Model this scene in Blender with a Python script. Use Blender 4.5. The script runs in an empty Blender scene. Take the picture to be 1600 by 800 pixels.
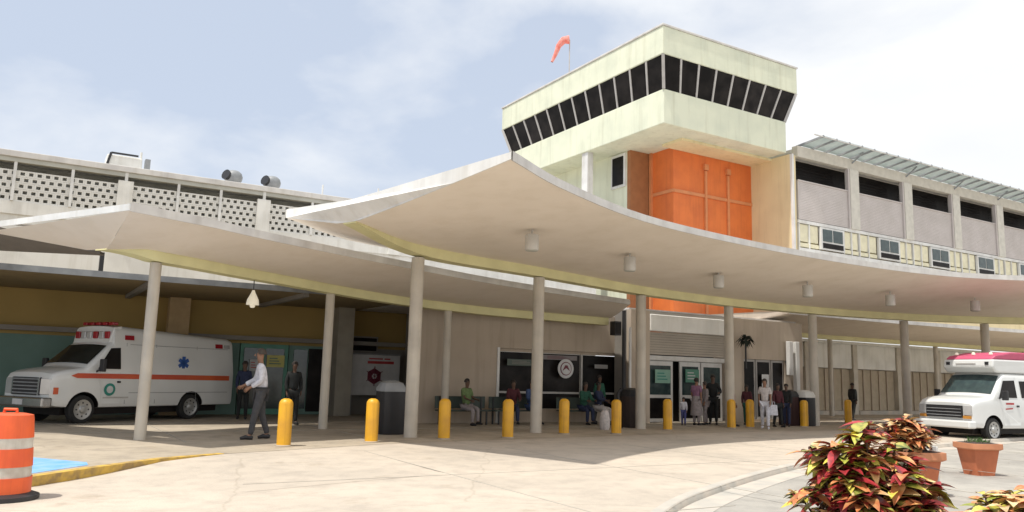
import bpy, bmesh, math, random
from mathutils import Vector, Matrix, Euler
R = math.radians
rnd = random.Random(7)
SC = bpy.context.scene
COL = SC.collection

# ------------------------------------------------------------------ camera
EYE = 1.55
cam_d = bpy.data.cameras.new('camera'); cam = bpy.data.objects.new('camera', cam_d); COL.objects.link(cam)
cam_d.sensor_width = 36; cam_d.lens = 1250 / 1600 * 36; cam_d.clip_end = 3000; cam_d.clip_start = .1
cam.matrix_world = Matrix.Translation((0, 0, EYE)) @ Matrix.Rotation(R(90) + math.atan(188 / 1250), 4, 'X') @ Matrix.Rotation(math.atan(.0268), 4, 'Z')
SC.camera = cam
SC.render.resolution_x = 1024; SC.render.resolution_y = 512

# ------------------------------------------------------------------ frame of the building: u along the facade, v away from the camera
PHI = R(31.337)
def W(u, v, z=0):
    return Vector((u * math.cos(PHI) - v * math.sin(PHI), u * math.sin(PHI) + v * math.cos(PHI), z))

# ------------------------------------------------------------------ sky and sun
sun_uv = Vector((-2.2, -.42))           # horizontal direction towards the sun, in u, v
sdir = W(sun_uv.x, sun_uv.y, 5.4).normalized()
SUN_EL = math.asin(sdir.z); SUN_AZ = math.atan2(sdir.x, sdir.y)
world = bpy.data.worlds.new('World'); SC.world = world; world.use_nodes = True
nt = world.node_tree; nt.nodes.clear()
def N(t, tree, **k):
    n = tree.nodes.new(t)
    for a, b in k.items(): setattr(n, a, b)
    return n
out = N('ShaderNodeOutputWorld', nt); bg = N('ShaderNodeBackground', nt); bg.inputs[1].default_value = .12
sky = N('ShaderNodeTexSky', nt, sky_type='NISHITA', sun_disc=False); sky.sun_elevation = SUN_EL; sky.sun_rotation = SUN_AZ
sky.air_density = 1.0; sky.dust_density = 2.0; sky.ozone_density = 1.0
tc = N('ShaderNodeTexCoord', nt); mp = N('ShaderNodeMapping', nt); mp.inputs['Scale'].default_value = (1, 1, 2.2)
mp.inputs['Location'].default_value = (.9, .35, .2)
nz = N('ShaderNodeTexNoise', nt); nz.inputs['Scale'].default_value = 1.5; nz.inputs['Detail'].default_value = 7; nz.inputs['Roughness'].default_value = .52
nz.inputs['Distortion'].default_value = .25
rp = N('ShaderNodeValToRGB', nt); rp.color_ramp.elements[0].position = .345; rp.color_ramp.elements[1].position = .50
nz2 = N('ShaderNodeTexNoise', nt); nz2.inputs['Scale'].default_value = 3.4; nz2.inputs['Detail'].default_value = 6
rp2 = N('ShaderNodeValToRGB', nt); rp2.color_ramp.elements[0].position = .3; rp2.color_ramp.elements[1].position = .7
rp2.color_ramp.elements[0].color = (6.6, 6.75, 6.95, 1); rp2.color_ramp.elements[1].color = (7.5, 7.55, 7.55, 1)
veil = N('ShaderNodeMix', nt, data_type='RGBA'); veil.inputs[0].default_value = .8; veil.inputs[7].default_value = (4.7, 5.25, 6.2, 1)
mx = N('ShaderNodeMix', nt, data_type='RGBA')
L = nt.links.new
L(tc.outputs['Generated'], mp.inputs[0]); sep = N('ShaderNodeSeparateXYZ', nt); ma = N('ShaderNodeMath', nt, operation='MULTIPLY_ADD'); ma.inputs[1].default_value = .34
L(tc.outputs['Generated'], sep.inputs[0]); L(sep.outputs[0], ma.inputs[0]); L(nz.outputs[0], ma.inputs[2])
L(mp.outputs[0], nz.inputs[0]); L(ma.outputs[0], rp.inputs[0])
L(mp.outputs[0], nz2.inputs[0]); L(nz2.outputs[0], rp2.inputs[0])
L(sky.outputs[0], veil.inputs[6]); L(veil.outputs[2], mx.inputs[6]); L(rp2.outputs[0], mx.inputs[7]); L(rp.outputs[0], mx.inputs[0])
L(mx.outputs[2], bg.inputs[0]); L(bg.outputs[0], out.inputs[0])
sun_d = bpy.data.lights.new('sun', 'SUN'); sun_d.energy = 3.6; sun_d.angle = R(1.2); sun_d.color = (1, .955, .87)
sun = bpy.data.objects.new('sun', sun_d); COL.objects.link(sun)
sun.rotation_euler = sdir.to_track_quat('Z', 'Y').to_euler(); sun.location = (0, 0, 60)
SC.view_settings.view_transform = 'Standard'; SC.view_settings.look = 'None'; SC.view_settings.gamma = 1
SC.view_settings.exposure = .27

# ------------------------------------------------------------------ materials
MATS = {}
def mat(name, col, rough=.7, col2=None, scale=3., detail=5., mixw=(.35, .65), bump=0., bscale=40., metal=0., spec=.5, rand=0., emit=None, coat=0.):
    if name in MATS: return MATS[name]
    m = bpy.data.materials.new(name); m.use_nodes = True; t = m.node_tree; b = t.nodes['Principled BSDF']
    b.inputs['Roughness'].default_value = rough; b.inputs['Metallic'].default_value = metal
    b.inputs['Specular IOR Level'].default_value = spec; b.inputs['Coat Weight'].default_value = coat
    c = (*col, 1)
    if col2 is None: col2 = tuple(x * .86 for x in col)
    tcn = N('ShaderNodeTexCoord', t); n1 = N('ShaderNodeTexNoise', t); n1.inputs['Scale'].default_value = scale; n1.inputs['Detail'].default_value = detail
    t.links.new(tcn.outputs['Object'], n1.inputs[0])
    r = N('ShaderNodeValToRGB', t); r.color_ramp.elements[0].position = mixw[0]; r.color_ramp.elements[1].position = mixw[1]
    r.color_ramp.elements[0].color = (*col2, 1); r.color_ramp.elements[1].color = c
    t.links.new(n1.outputs[0], r.inputs[0]); src = r.outputs[0]
    if rand:
        oi = N('ShaderNodeObjectInfo', t); hs = N('ShaderNodeHueSaturation', t); mr = N('ShaderNodeMapRange', t)
        mr.inputs[3].default_value = 1 - rand; mr.inputs[4].default_value = 1 + rand
        t.links.new(oi.outputs['Random'], mr.inputs[0]); t.links.new(mr.outputs[0], hs.inputs['Value']); t.links.new(src, hs.inputs['Color']); src = hs.outputs[0]
    t.links.new(src, b.inputs['Base Color'])
    if bump:
        n2 = N('ShaderNodeTexNoise', t); n2.inputs['Scale'].default_value = bscale; n2.inputs['Detail'].default_value = 4
        t.links.new(tcn.outputs['Object'], n2.inputs[0])
        bp = N('ShaderNodeBump', t); bp.inputs['Strength'].default_value = bump; bp.inputs['Distance'].default_value = .02
        t.links.new(n2.outputs[0], bp.inputs['Height']); t.links.new(bp.outputs[0], b.inputs['Normal'])
    if emit:
        b.inputs['Emission Color'].default_value = (*emit[0], 1); b.inputs['Emission Strength'].default_value = emit[1]
    MATS[name] = m; return m

def ground_mat(name, col, dark, joint=None, stain=.5):
    m = mat(name, col, .88, dark, .35, 8, (.3, .62), .35, 30)
    t = m.node_tree; b = t.nodes['Principled BSDF']; src = b.inputs['Base Color'].links[0].from_socket
    tcn = N('ShaderNodeTexCoord', t); n = N('ShaderNodeTexNoise', t); n.inputs['Scale'].default_value = 2.2; n.inputs['Detail'].default_value = 9; n.inputs['Roughness'].default_value = .7
    t.links.new(tcn.outputs['Object'], n.inputs[0])
    r = N('ShaderNodeValToRGB', t); r.color_ramp.elements[0].position = .33; r.color_ramp.elements[1].position = .55
    r.color_ramp.elements[0].color = (1 - stain, 1 - stain, 1 - stain * .95, 1); r.color_ramp.elements[1].color = (1, 1, 1, 1)
    t.links.new(n.outputs[0], r.inputs[0])
    mm = N('ShaderNodeMix', t, data_type='RGBA', blend_type='MULTIPLY'); mm.inputs[0].default_value = .7
    t.links.new(src, mm.inputs[6]); t.links.new(r.outputs[0], mm.inputs[7])
    vo = N('ShaderNodeTexVoronoi', t, feature='DISTANCE_TO_EDGE'); vo.inputs['Scale'].default_value = .23
    nw = N('ShaderNodeTexNoise', t); nw.inputs['Scale'].default_value = 1.3; nw.inputs['Detail'].default_value = 6
    av = N('ShaderNodeMix', t, data_type='RGBA'); av.inputs[0].default_value = .28
    t.links.new(tcn.outputs['Object'], nw.inputs[0]); t.links.new(tcn.outputs['Object'], av.inputs[6]); t.links.new(nw.outputs['Color'], av.inputs[7]); t.links.new(av.outputs[2], vo.inputs['Vector'])
    cr = N('ShaderNodeValToRGB', t); cr.color_ramp.elements[0].position = .0008; cr.color_ramp.elements[1].position = .004
    cr.color_ramp.elements[0].color = (.86, .85, .83, 1); cr.color_ramp.elements[1].color = (1, 1, 1, 1); t.links.new(vo.outputs[0], cr.inputs[0])
    m2 = N('ShaderNodeMix', t, data_type='RGBA', blend_type='MULTIPLY'); m2.inputs[0].default_value = 1
    t.links.new(mm.outputs[2], m2.inputs[6]); t.links.new(cr.outputs[0], m2.inputs[7])
    # oil spots and grime patches
    no = N('ShaderNodeTexNoise', t); no.inputs['Scale'].default_value = .8; no.inputs['Detail'].default_value = 10; no.inputs['Roughness'].default_value = .65
    t.links.new(tcn.outputs['Object'], no.inputs[0])
    ro = N('ShaderNodeValToRGB', t); ro.color_ramp.elements[0].position = .60; ro.color_ramp.elements[1].position = .72
    ro.color_ramp.elements[0].color = (1, 1, 1, 1); ro.color_ramp.elements[1].color = (.70, .66, .60, 1); t.links.new(no.outputs[0], ro.inputs[0])
    m3 = N('ShaderNodeMix', t, data_type='RGBA', blend_type='MULTIPLY'); m3.inputs[0].default_value = .8
    t.links.new(m2.outputs[2], m3.inputs[6]); t.links.new(ro.outputs[0], m3.inputs[7]); t.links.new(m3.outputs[2], b.inputs['Base Color'])
    return m
def streaks(m, dark=.82, sx=2.2, lo=.5, hi=.72, amt=.8):
    t = m.node_tree; b = t.nodes['Principled BSDF']; src = b.inputs['Base Color'].links[0].from_socket
    tcn = N('ShaderNodeTexCoord', t); mp_ = N('ShaderNodeMapping', t); mp_.inputs['Scale'].default_value = (sx, sx, .16)
    n = N('ShaderNodeTexNoise', t); n.inputs['Scale'].default_value = 1.6; n.inputs['Detail'].default_value = 7; n.inputs['Roughness'].default_value = .6
    t.links.new(tcn.outputs['Object'], mp_.inputs[0]); t.links.new(mp_.outputs[0], n.inputs[0])
    r = N('ShaderNodeValToRGB', t); r.color_ramp.elements[0].position = lo; r.color_ramp.elements[1].position = hi
    r.color_ramp.elements[0].color = (1, 1, 1, 1); r.color_ramp.elements[1].color = (dark, dark * .98, dark * .94, 1); t.links.new(n.outputs[0], r.inputs[0])
    mm = N('ShaderNodeMix', t, data_type='RGBA', blend_type='MULTIPLY'); mm.inputs[0].default_value = amt
    t.links.new(src, mm.inputs[6]); t.links.new(r.outputs[0], mm.inputs[7]); t.links.new(mm.outputs[2], b.inputs['Base Color'])
M_plaza = ground_mat('plaza_concrete', (.55, .475, .39), (.44, .385, .32), stain=.26)
M_walk = ground_mat('walk_concrete', (.47, .40, .31), (.33, .28, .215), stain=.35)
M_road = ground_mat('road_surface', (.42, .395, .35), (.32, .30, .27), stain=.3)
M_kerb = mat('kerb_concrete', (.54, .48, .41), .85, (.42, .40, .36), 2, bump=.3)
M_yk = mat('yellow_kerb_paint', (.62, .40, .07), .7, (.30, .20, .08), 5, 8, (.35, .6))
M_blue = mat('blue_ground_paint', (.13, .36, .72), .7, (.28, .45, .68), 4, 8, (.3, .7))
M_joint = mat('joint_filler', (.42, .385, .33), .9)
M_soffit = mat('soffit_render', (.84, .755, .655), .8, (.78, .70, .60), .5, 6, (.3, .7), .1, 8)
M_beam = mat('lime_beam_paint', (.76, .72, .40), .6, (.66, .62, .34), 1.5)
M_fascia = mat('white_fascia', (.80, .79, .76), .5, (.66, .65, .62), 1.2, 8)
M_fgrey = mat('grey_fascia', (.68, .66, .63), .45, (.55, .53, .51), 2, 8)
M_col = mat('column_paint', (.57, .52, .44), .6, (.46, .42, .36), 1.6, 7, (.3, .6), .1)
M_tower = mat('pale_green_render', (.74, .76, .60), .75, (.62, .65, .52), .9, 8, (.25, .6), .15, 20)
M_cream = mat('cream_render', (.80, .68, .42), .75, (.74, .62, .38), .8, 7)
M_orange = mat('orange_cladding', (.76, .195, .045), .6, (.66, .16, .04), 1.2, 6)
M_orange2 = mat('orange_trim', (.70, .27, .11), .6)
M_brorange = mat('brown_orange_wall', (.36, .15, .06), .7)
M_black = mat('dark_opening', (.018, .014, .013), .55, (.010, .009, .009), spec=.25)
M_glass = mat('dark_glass', (.008, .007, .007), .3, (.022, .019, .018), 1.6, spec=.10, rand=.5)
M_glass2 = mat('window_glass', (.03, .05, .055), .1, (.05, .08, .08), 4, spec=.6)
M_white = mat('white_paint', (.76, .76, .74), .55, (.64, .63, .61), 1.5, 7)
M_mull = mat('mullion_grey', (.50, .48, .46), .5)
M_mauve = mat('mauve_louvre', (.57, .52, .50), .7, (.51, .465, .44), 1, 7)
M_yellow = mat('pale_yellow_panel', (.82, .77, .56), .7)
M_bw = mat('white_masonry', (.79, .78, .74), .8, (.64, .63, .59), 1.1, 9, (.25, .55), .2)
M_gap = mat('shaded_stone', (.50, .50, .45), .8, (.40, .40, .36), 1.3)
M_mustard = mat('mustard_wall', (.38, .265, .09), .8, (.33, .23, .075), .6)
M_teal = mat('teal_wall', (.15, .25, .22), .7, (.12, .21, .18), 1)
M_teal2 = mat('green_frame', (.10, .30, .22), .5)
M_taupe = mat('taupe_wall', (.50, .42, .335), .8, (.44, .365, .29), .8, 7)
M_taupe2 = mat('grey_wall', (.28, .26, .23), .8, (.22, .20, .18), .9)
M_shut = mat('shutter_metal', (.50, .45, .38), .5, (.43, .38, .32), 1)
M_sign = mat('sign_white', (.62, .62, .62), .5)
M_red = mat('sign_red', (.45, .05, .05), .5)
M_maroon = mat('maroon', (.16, .02, .04), .5)
M_bollard = mat('bollard_yellow', (.80, .42, .02), .45, (.62, .31, .03), 3, 8, (.25, .6))
M_van = mat('vehicle_white', (.72, .73, .72), .3, (.68, .69, .68), 1, coat=.6)
M_tyre = mat('tyre_rubber', (.02, .02, .02), .85)
M_rim = mat('wheel_silver', (.45, .45, .44), .35, metal=.6)
M_dark = mat('black_plastic', (.025, .025, .028), .5)
M_chrome = mat('chrome_trim', (.50, .50, .50), .2, metal=.9)
M_lamp = mat('headlamp_lens', (.62, .62, .62), .12, metal=.3)
M_stripe = mat('stripe_orange', (.66, .13, .035), .4, (.55, .08, .04), .8)
M_redlens = mat('red_lens', (.35, .02, .03), .2)
M_starblue = mat('star_blue', (.03, .10, .35), .4)
M_green = mat('emblem_green', (.03, .25, .20), .5)
M_pink = mat('pink_roof_paint', (.58, .10, .19), .5)
M_drum = mat('drum_orange', (.82, .13, .03), .5, (.70, .10, .03), 3)
M_drumw = mat('reflective_band', (.62, .60, .54), .4, (.45, .40, .34), 4, 8)
M_terra = mat('terracotta', (.55, .17, .075), .8, (.42, .13, .06), 3, 8, (.3, .65), .2)
M_terra2 = mat('terracotta_rim', (.62, .27, .14), .8, (.5, .2, .1), 3)
M_soil = mat('soil', (.06, .04, .03), .95)
M_grass = mat('pot_green', (.07, .16, .03), .8, rand=.3)
M_stem = mat('stem_brown', (.10, .06, .04), .9)
M_grey = mat('metal_grey', (.30, .31, .32), .5, (.22, .23, .24), 3)
M_lt = mat('light_can', (.56, .54, .50), .45)
M_awn = mat('awning_glass', (.60, .70, .70), .25, (.50, .60, .62), 2, spec=.5)
for m_ in (M_tower, M_fascia, M_fgrey, M_bw, M_cream, M_taupe, M_col, M_orange, M_white): streaks(m_)
streaks(M_bollard, .6, 6, .52, .66, .7); streaks(M_drumw, .7, 5); streaks(M_drum, .75, 5); streaks(M_soffit, .9, 1.1, .45, .75, .7)
M_bench = mat('bench_dark', (.05, .07, .06), .6)
M_hose = mat('hanging_lamp', (.75, .70, .58), .4, emit=((1, .9, .7), .25))
M_soffit_shade = mat('canopy_shaded_soffit', (.20, .175, .15), .8)  # dark soffit tone: shade of the rear underside put into the colour
def cloth(n, c): return mat('cloth_' + n, c, .9, tuple(x * .75 for x in c), 14, 4, bump=.2, bscale=25)
SKIN = mat('skin', (.30, .16, .10), .6); SKIN_D = mat('skin_dark', (.13, .07, .045), .6); HAIR = mat('hair', (.03, .022, .018), .7); HAIR_G = mat('hair_grey', (.07, .055, .045), .8)

# ------------------------------------------------------------------ mesh helpers
def basis(d):
    d = d.normalized(); a = Vector((0, 0, 1)) if abs(d.z) < .95 else Vector((1, 0, 0))
    x = a.cross(d).normalized(); return x, d.cross(x)
class MB:
    def __init__(s): s.v = []; s.f = []; s.mi = []; s.cur = 0
    def m(s, i): s.cur = i; return s
    def addf(s, f): s.f.append(f); s.mi.append(s.cur)
    def box(s, x0, x1, y0, y1, z0, z1):
        b = len(s.v); s.v += [Vector(p) for p in ((x0,y0,z0),(x1,y0,z0),(x1,y1,z0),(x0,y1,z0),(x0,y0,z1),(x1,y0,z1),(x1,y1,z1),(x0,y1,z1))]
        for f in ((0,3,2,1),(4,5,6,7),(0,1,5,4),(1,2,6,5),(2,3,7,6),(3,0,4,7)): s.addf([b+i for i in f])
        return s
    def bar(s, p, q, w, h=None):
        h = h or w; p = Vector(p); q = Vector(q); x, y = basis(q - p); b = len(s.v)
        for c in (p, q):
            for i, j in ((-1,-1),(1,-1),(1,1),(-1,1)): s.v.append(c + x * i * w / 2 + y * j * h / 2)
        for f in ((0,3,2,1),(4,5,6,7),(0,1,5,4),(1,2,6,5),(2,3,7,6),(3,0,4,7)): s.addf([b+i for i in f])
        return s
    def tube(s, pts, rad, n=10, cap=True):
        pts = [Vector(p) for p in pts]; rad = rad if isinstance(rad, (list, tuple)) else [rad] * len(pts); b = len(s.v)
        d0 = pts[1] - pts[0]; x, y = basis(d0)
        for i, p in enumerate(pts):
            d = (pts[min(i+1, len(pts)-1)] - pts[max(i-1, 0)]).normalized()
            x = (x - d * x.dot(d)).normalized(); y = d.cross(x)
            for k in range(n):
                a = 2 * math.pi * k / n; s.v.append(p + (x * math.cos(a) + y * math.sin(a)) * rad[i])
        for i in range(len(pts) - 1):
            for k in range(n):
                s.addf([b+i*n+k, b+i*n+(k+1) % n, b+(i+1)*n+(k+1) % n, b+(i+1)*n+k])
        if cap: s.addf([b+k for k in range(n)][::-1]); s.addf([b+(len(pts)-1)*n+k for k in range(n)])
        return s
    def lathe(s, prof, n=20, c=(0, 0, 0), sq=None):
        b = len(s.v); c = Vector(c)
        for r, z in prof:
            for k in range(n):
                a = 2 * math.pi * (k + .5) / n; x, y = math.cos(a), math.sin(a)
                if sq: q = (abs(x)**sq + abs(y)**sq) ** (-1 / sq); x *= q; y *= q
                s.v.append(c + Vector((r * x, r * y, z)))
        for i in range(len(prof) - 1):
            for k in range(n): s.addf([b+i*n+k, b+i*n+(k+1) % n, b+(i+1)*n+(k+1) % n, b+(i+1)*n+k])
        s.addf([b+k for k in range(n)][::-1]); s.addf([b+(len(prof)-1)*n+k for k in range(n)])
        return s
    def prism(s, poly, off):
        poly = [Vector(p) for p in poly]; off = Vector(off); n = len(poly); b = len(s.v)
        s.v += poly + [p + off for p in poly]
        s.addf(list(range(b, b+n))[::-1]); s.addf(list(range(b+n, b+2*n)))
        for i in range(n): s.addf([b+i, b+(i+1) % n, b+n+(i+1) % n, b+n+i])
        return s
    def grid(s, rows):
        b = len(s.v); n = len(rows[0])
        for r in rows: s.v += [Vector(p) for p in r]
        for i in range(len(rows)-1):
            for k in range(n-1): s.addf([b+i*n+k, b+i*n+k+1, b+(i+1)*n+k+1, b+(i+1)*n+k])
        return s
    def mesh(s, name, ms, smooth=None):
        me = bpy.data.meshes.new(name); me.from_pydata([tuple(v) for v in s.v], [], s.f)
        for m in (ms if isinstance(ms, (list, tuple)) else [ms]): me.materials.append(m)
        me.polygons.foreach_set('material_index', s.mi)
        bm = bmesh.new(); bm.from_mesh(me); bmesh.ops.recalc_face_normals(bm, faces=bm.faces); bm.to_mesh(me); bm.free()
        if smooth:
            me.shade_smooth(); me.set_sharp_from_angle(angle=R(smooth))
        me.update(); return me
    def build(s, name, ms, parent=None, smooth=None, world=False, bevel=0, **tags):
        if world and parent is not None:
            inv = parent.matrix_basis.inverted(); s.v = [inv @ v for v in s.v]
        o = bpy.data.objects.new(name, s.mesh(name, ms, smooth)); COL.objects.link(o); o.parent = parent
        if bevel:
            md = o.modifiers.new('bevel', 'BEVEL'); md.width = bevel; md.segments = 2; md.limit_method = 'ANGLE'
        for k, v in tags.items(): o[k] = v
        return o
def thing(name, label, cat, loc=(0, 0, 0), rz=0, group=None):
    o = bpy.data.objects.new(name, None); COL.objects.link(o); o.empty_display_size = .2
    o.location = loc; o.rotation_euler = (0, 0, rz); o['label'] = label; o['category'] = cat
    o.matrix_basis = Matrix.Translation(loc) @ Matrix.Rotation(rz, 4, 'Z')
    if group: o['group'] = group
    return o
def inst(src, parent, loc=None, rot=None, scale=None, mat_=None):
    o = src.copy(); COL.objects.link(o); o.parent = parent
    if loc is not None: o.location = loc
    if rot is not None: o.rotation_euler = rot
    if scale is not None: o.scale = scale
    return o
def dup(root, loc, rz, label, group=None):
    r = root.copy(); COL.objects.link(r); r.location = loc; r.rotation_euler = (0, 0, rz); r['label'] = label
    if group: r['group'] = group
    for ch in list(root.children):
        c = ch.copy(); COL.objects.link(c); c.parent = r
        for g in ch.children:
            d = g.copy(); COL.objects.link(d); d.parent = c
    return r
def struct(name, mb, m, **k): return mb.build(name, m, None, kind='structure', **k)
def spline(pts, n):
    pts = [Vector(p) for p in pts]; P = [pts[0]*2 - pts[1]] + pts + [pts[-1]*2 - pts[-2]]; out = []
    segs = len(pts) - 1
    for i in range(n + 1):
        t = i / n * segs; k = min(int(t), segs - 1); f = t - k; a, b, c, d = P[k:k+4]
        out.append(.5 * ((2*b) + (c-a)*f + (2*a-5*b+4*c-d)*f*f + (3*b-a-3*c+d)*f**3))
    return out

# ------------------------------------------------------------------ ground
b = MB()
ring = [(-450, -300), (450, -300), (450, 500), (-450, 500)]
b.grid([[(x, y, -.165) for x in (-450, -60, 0, 60, 450)] for y in (-300, -40, 0, 60, 500)])
struct('ground', b, M_walk)
# kerb curve at the right edge of the plaza (world x, y), then the plaza sheet to the left of it
kc = [(-2.5, -14), (-1.2, -3), (.3, 5), (1.91, 9.88), (3.3, 12.54), (5.53, 15.82), (8.1, 18.9), (12.2, 22.8), (17.5, 27.2), (28, 33.9), (60, 53), (90, 71)]
kp = [Vector((p.x, p.y, 0)) for p in spline([(x, y, 0) for x, y in kc], 88)]
nrm = []
for i, p in enumerate(kp):
    d = (kp[min(i+1, len(kp)-1)] - kp[max(i-1, 0)]).normalized(); nrm.append(Vector((d.y, -d.x, 0)))
# raised walk edge with the yellow kerb
ye = [(-26, -14), (-11, 3.2), (-7.7, 9.2), (-6.55, 11.45), (-6.3, 12.6), (-5.9, 14.05), (-5.21, 15.14)]
def dip(x, y):     # the plaza falls away along the yellow kerb, left of the point where it runs out flush
    t = min(1, max(0, (15.3 - y) / 3.2)); s = min(1, max(0, (-1.2 - x) / 3.2)); t = t*t*(3-2*t); s = s*s*(3-2*s)
    return -.004 - .13 * t * s
b = MB(); rows = []
for i, p in enumerate(kp):
    q = p - nrm[i] * .001; row = []
    for k in range(27):
        w = (k / 26) ** 1.5 * 75; n2 = Vector((-.86, .51, 0)) if i > 20 else Vector((-1, .1, 0))
        n2 = (-nrm[i]).lerp(n2, min(1, w / 8)).normalized(); x = q + n2 * w; row.append((x.x, x.y, dip(x.x, x.y)))
    rows.append(row)
# (regular grid instead: simple and safe, clipped by the kerb curve through its first column)
b = MB()
xs = [-70, -45, -30, -22, -16] + [-12 + .5 * i for i in range(25)]
rows = []
for i, p in enumerate(kp):
    row = []
    for k in range(len(xs)):
        f = 1 - k / (len(xs) - 1); f = f ** 1.6
        left = Vector((p.x - 75, p.y + 4, 0)) if p.y < 45 else Vector((p.x - 90, p.y + 8, 0))
        x = p.lerp(left, f); row.append((x.x, x.y, dip(x.x, x.y)))
    rows.append(row)
b.grid(rows); struct('plaza', b, M_plaza)
b = MB(); sec = [(-.16, -.05), (-.16, .006), (-.02, .006), (0, -.012), (.012, -.095)]
b.grid([[tuple(p + nrm[i] * a + Vector((0, 0, z))) for a, z in sec] for i, p in enumerate(kp)]); struct('kerb', b, M_kerb, smooth=40)
b = MB(); b.grid([[tuple(p + nrm[i] * a + Vector((0, 0, -.086))) for a in (.013, .42)] for i, p in enumerate(kp)]); struct('gutter', b, M_kerb)
b = MB(); b.grid([[tuple(p + nrm[i] * .01 + Vector((0, 0, -.09))), tuple(p + Vector((60, -30 + p.y * .1, -.09)) ), tuple(p + Vector((200, -90, -.09)))] for i, p in enumerate(kp)]); struct('road', b, M_road)
# raised walk under the canopies
edge = ye + [(-4.2, 16.3), (-2.6, 18.2), (1.5, 21.4), (7, 25.6), (16, 31), (28, 38), (60, 57)]
b = MB(); top = [Vector((x, y, .0)) for x, y in edge]; far = [Vector((p.x * .8 - 34, p.y + 40, 0)) for p in top]
b.grid([[tuple(p), tuple(p.lerp(q, .2)), tuple(p.lerp(q, .5)), tuple(q)] for p, q in zip(top, far)]); struct('walkway', b, M_walk)
b = MB()
yk = [Vector((x, y, 0)) for x, y in ye]
b.grid([[tuple(p + Vector((0, 0, -.16))), tuple(p + Vector((.01, -.01, .004))), tuple(p + Vector((-.13, .09, .004)))] for p in yk])
struct('yellow_kerb', b, M_yk)
b = MB()      # blue painted bay on the walk, its point by the kerb
b.grid([[(-14, 4.5, .004), (-6.78, 11.6, .004)], [(-15, 7.5, .004), (-6.55, 12.9, .004)], [(-15.5, 10, .004), (-6.75, 13.25, .004)], [(-16, 12.5, .004), (-8.3, 13.9, .004)]])
struct('painted_marking', b, M_blue)
b = MB()
for k in range(9):      # joints in the walk
    u = -1 + k * 4.2; p, q = W(u, 17.5 + min(k, 4) * .7, .004), W(u, 29, .004); b.bar(p, q, .02, .006)
for v in (21.2, 24.4): b.bar(W(-6, v, .004), W(40, v, .004), .03, .006)
struct('walkway_joint', b, M_joint)
b = MB()
for k in range(1, 10):
    u = 2.5 + k * 3.3; b.bar(W(u, 2, -.003), W(u + .3, 15.5, -.003), .025, .005)
for v in (7.5, 11.5): b.bar(W(2.8, v, -.003), W(8 if v < 8 else 14.5, v, -.003), .025, .005)
struct('plaza_joint', b, M_joint)

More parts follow.
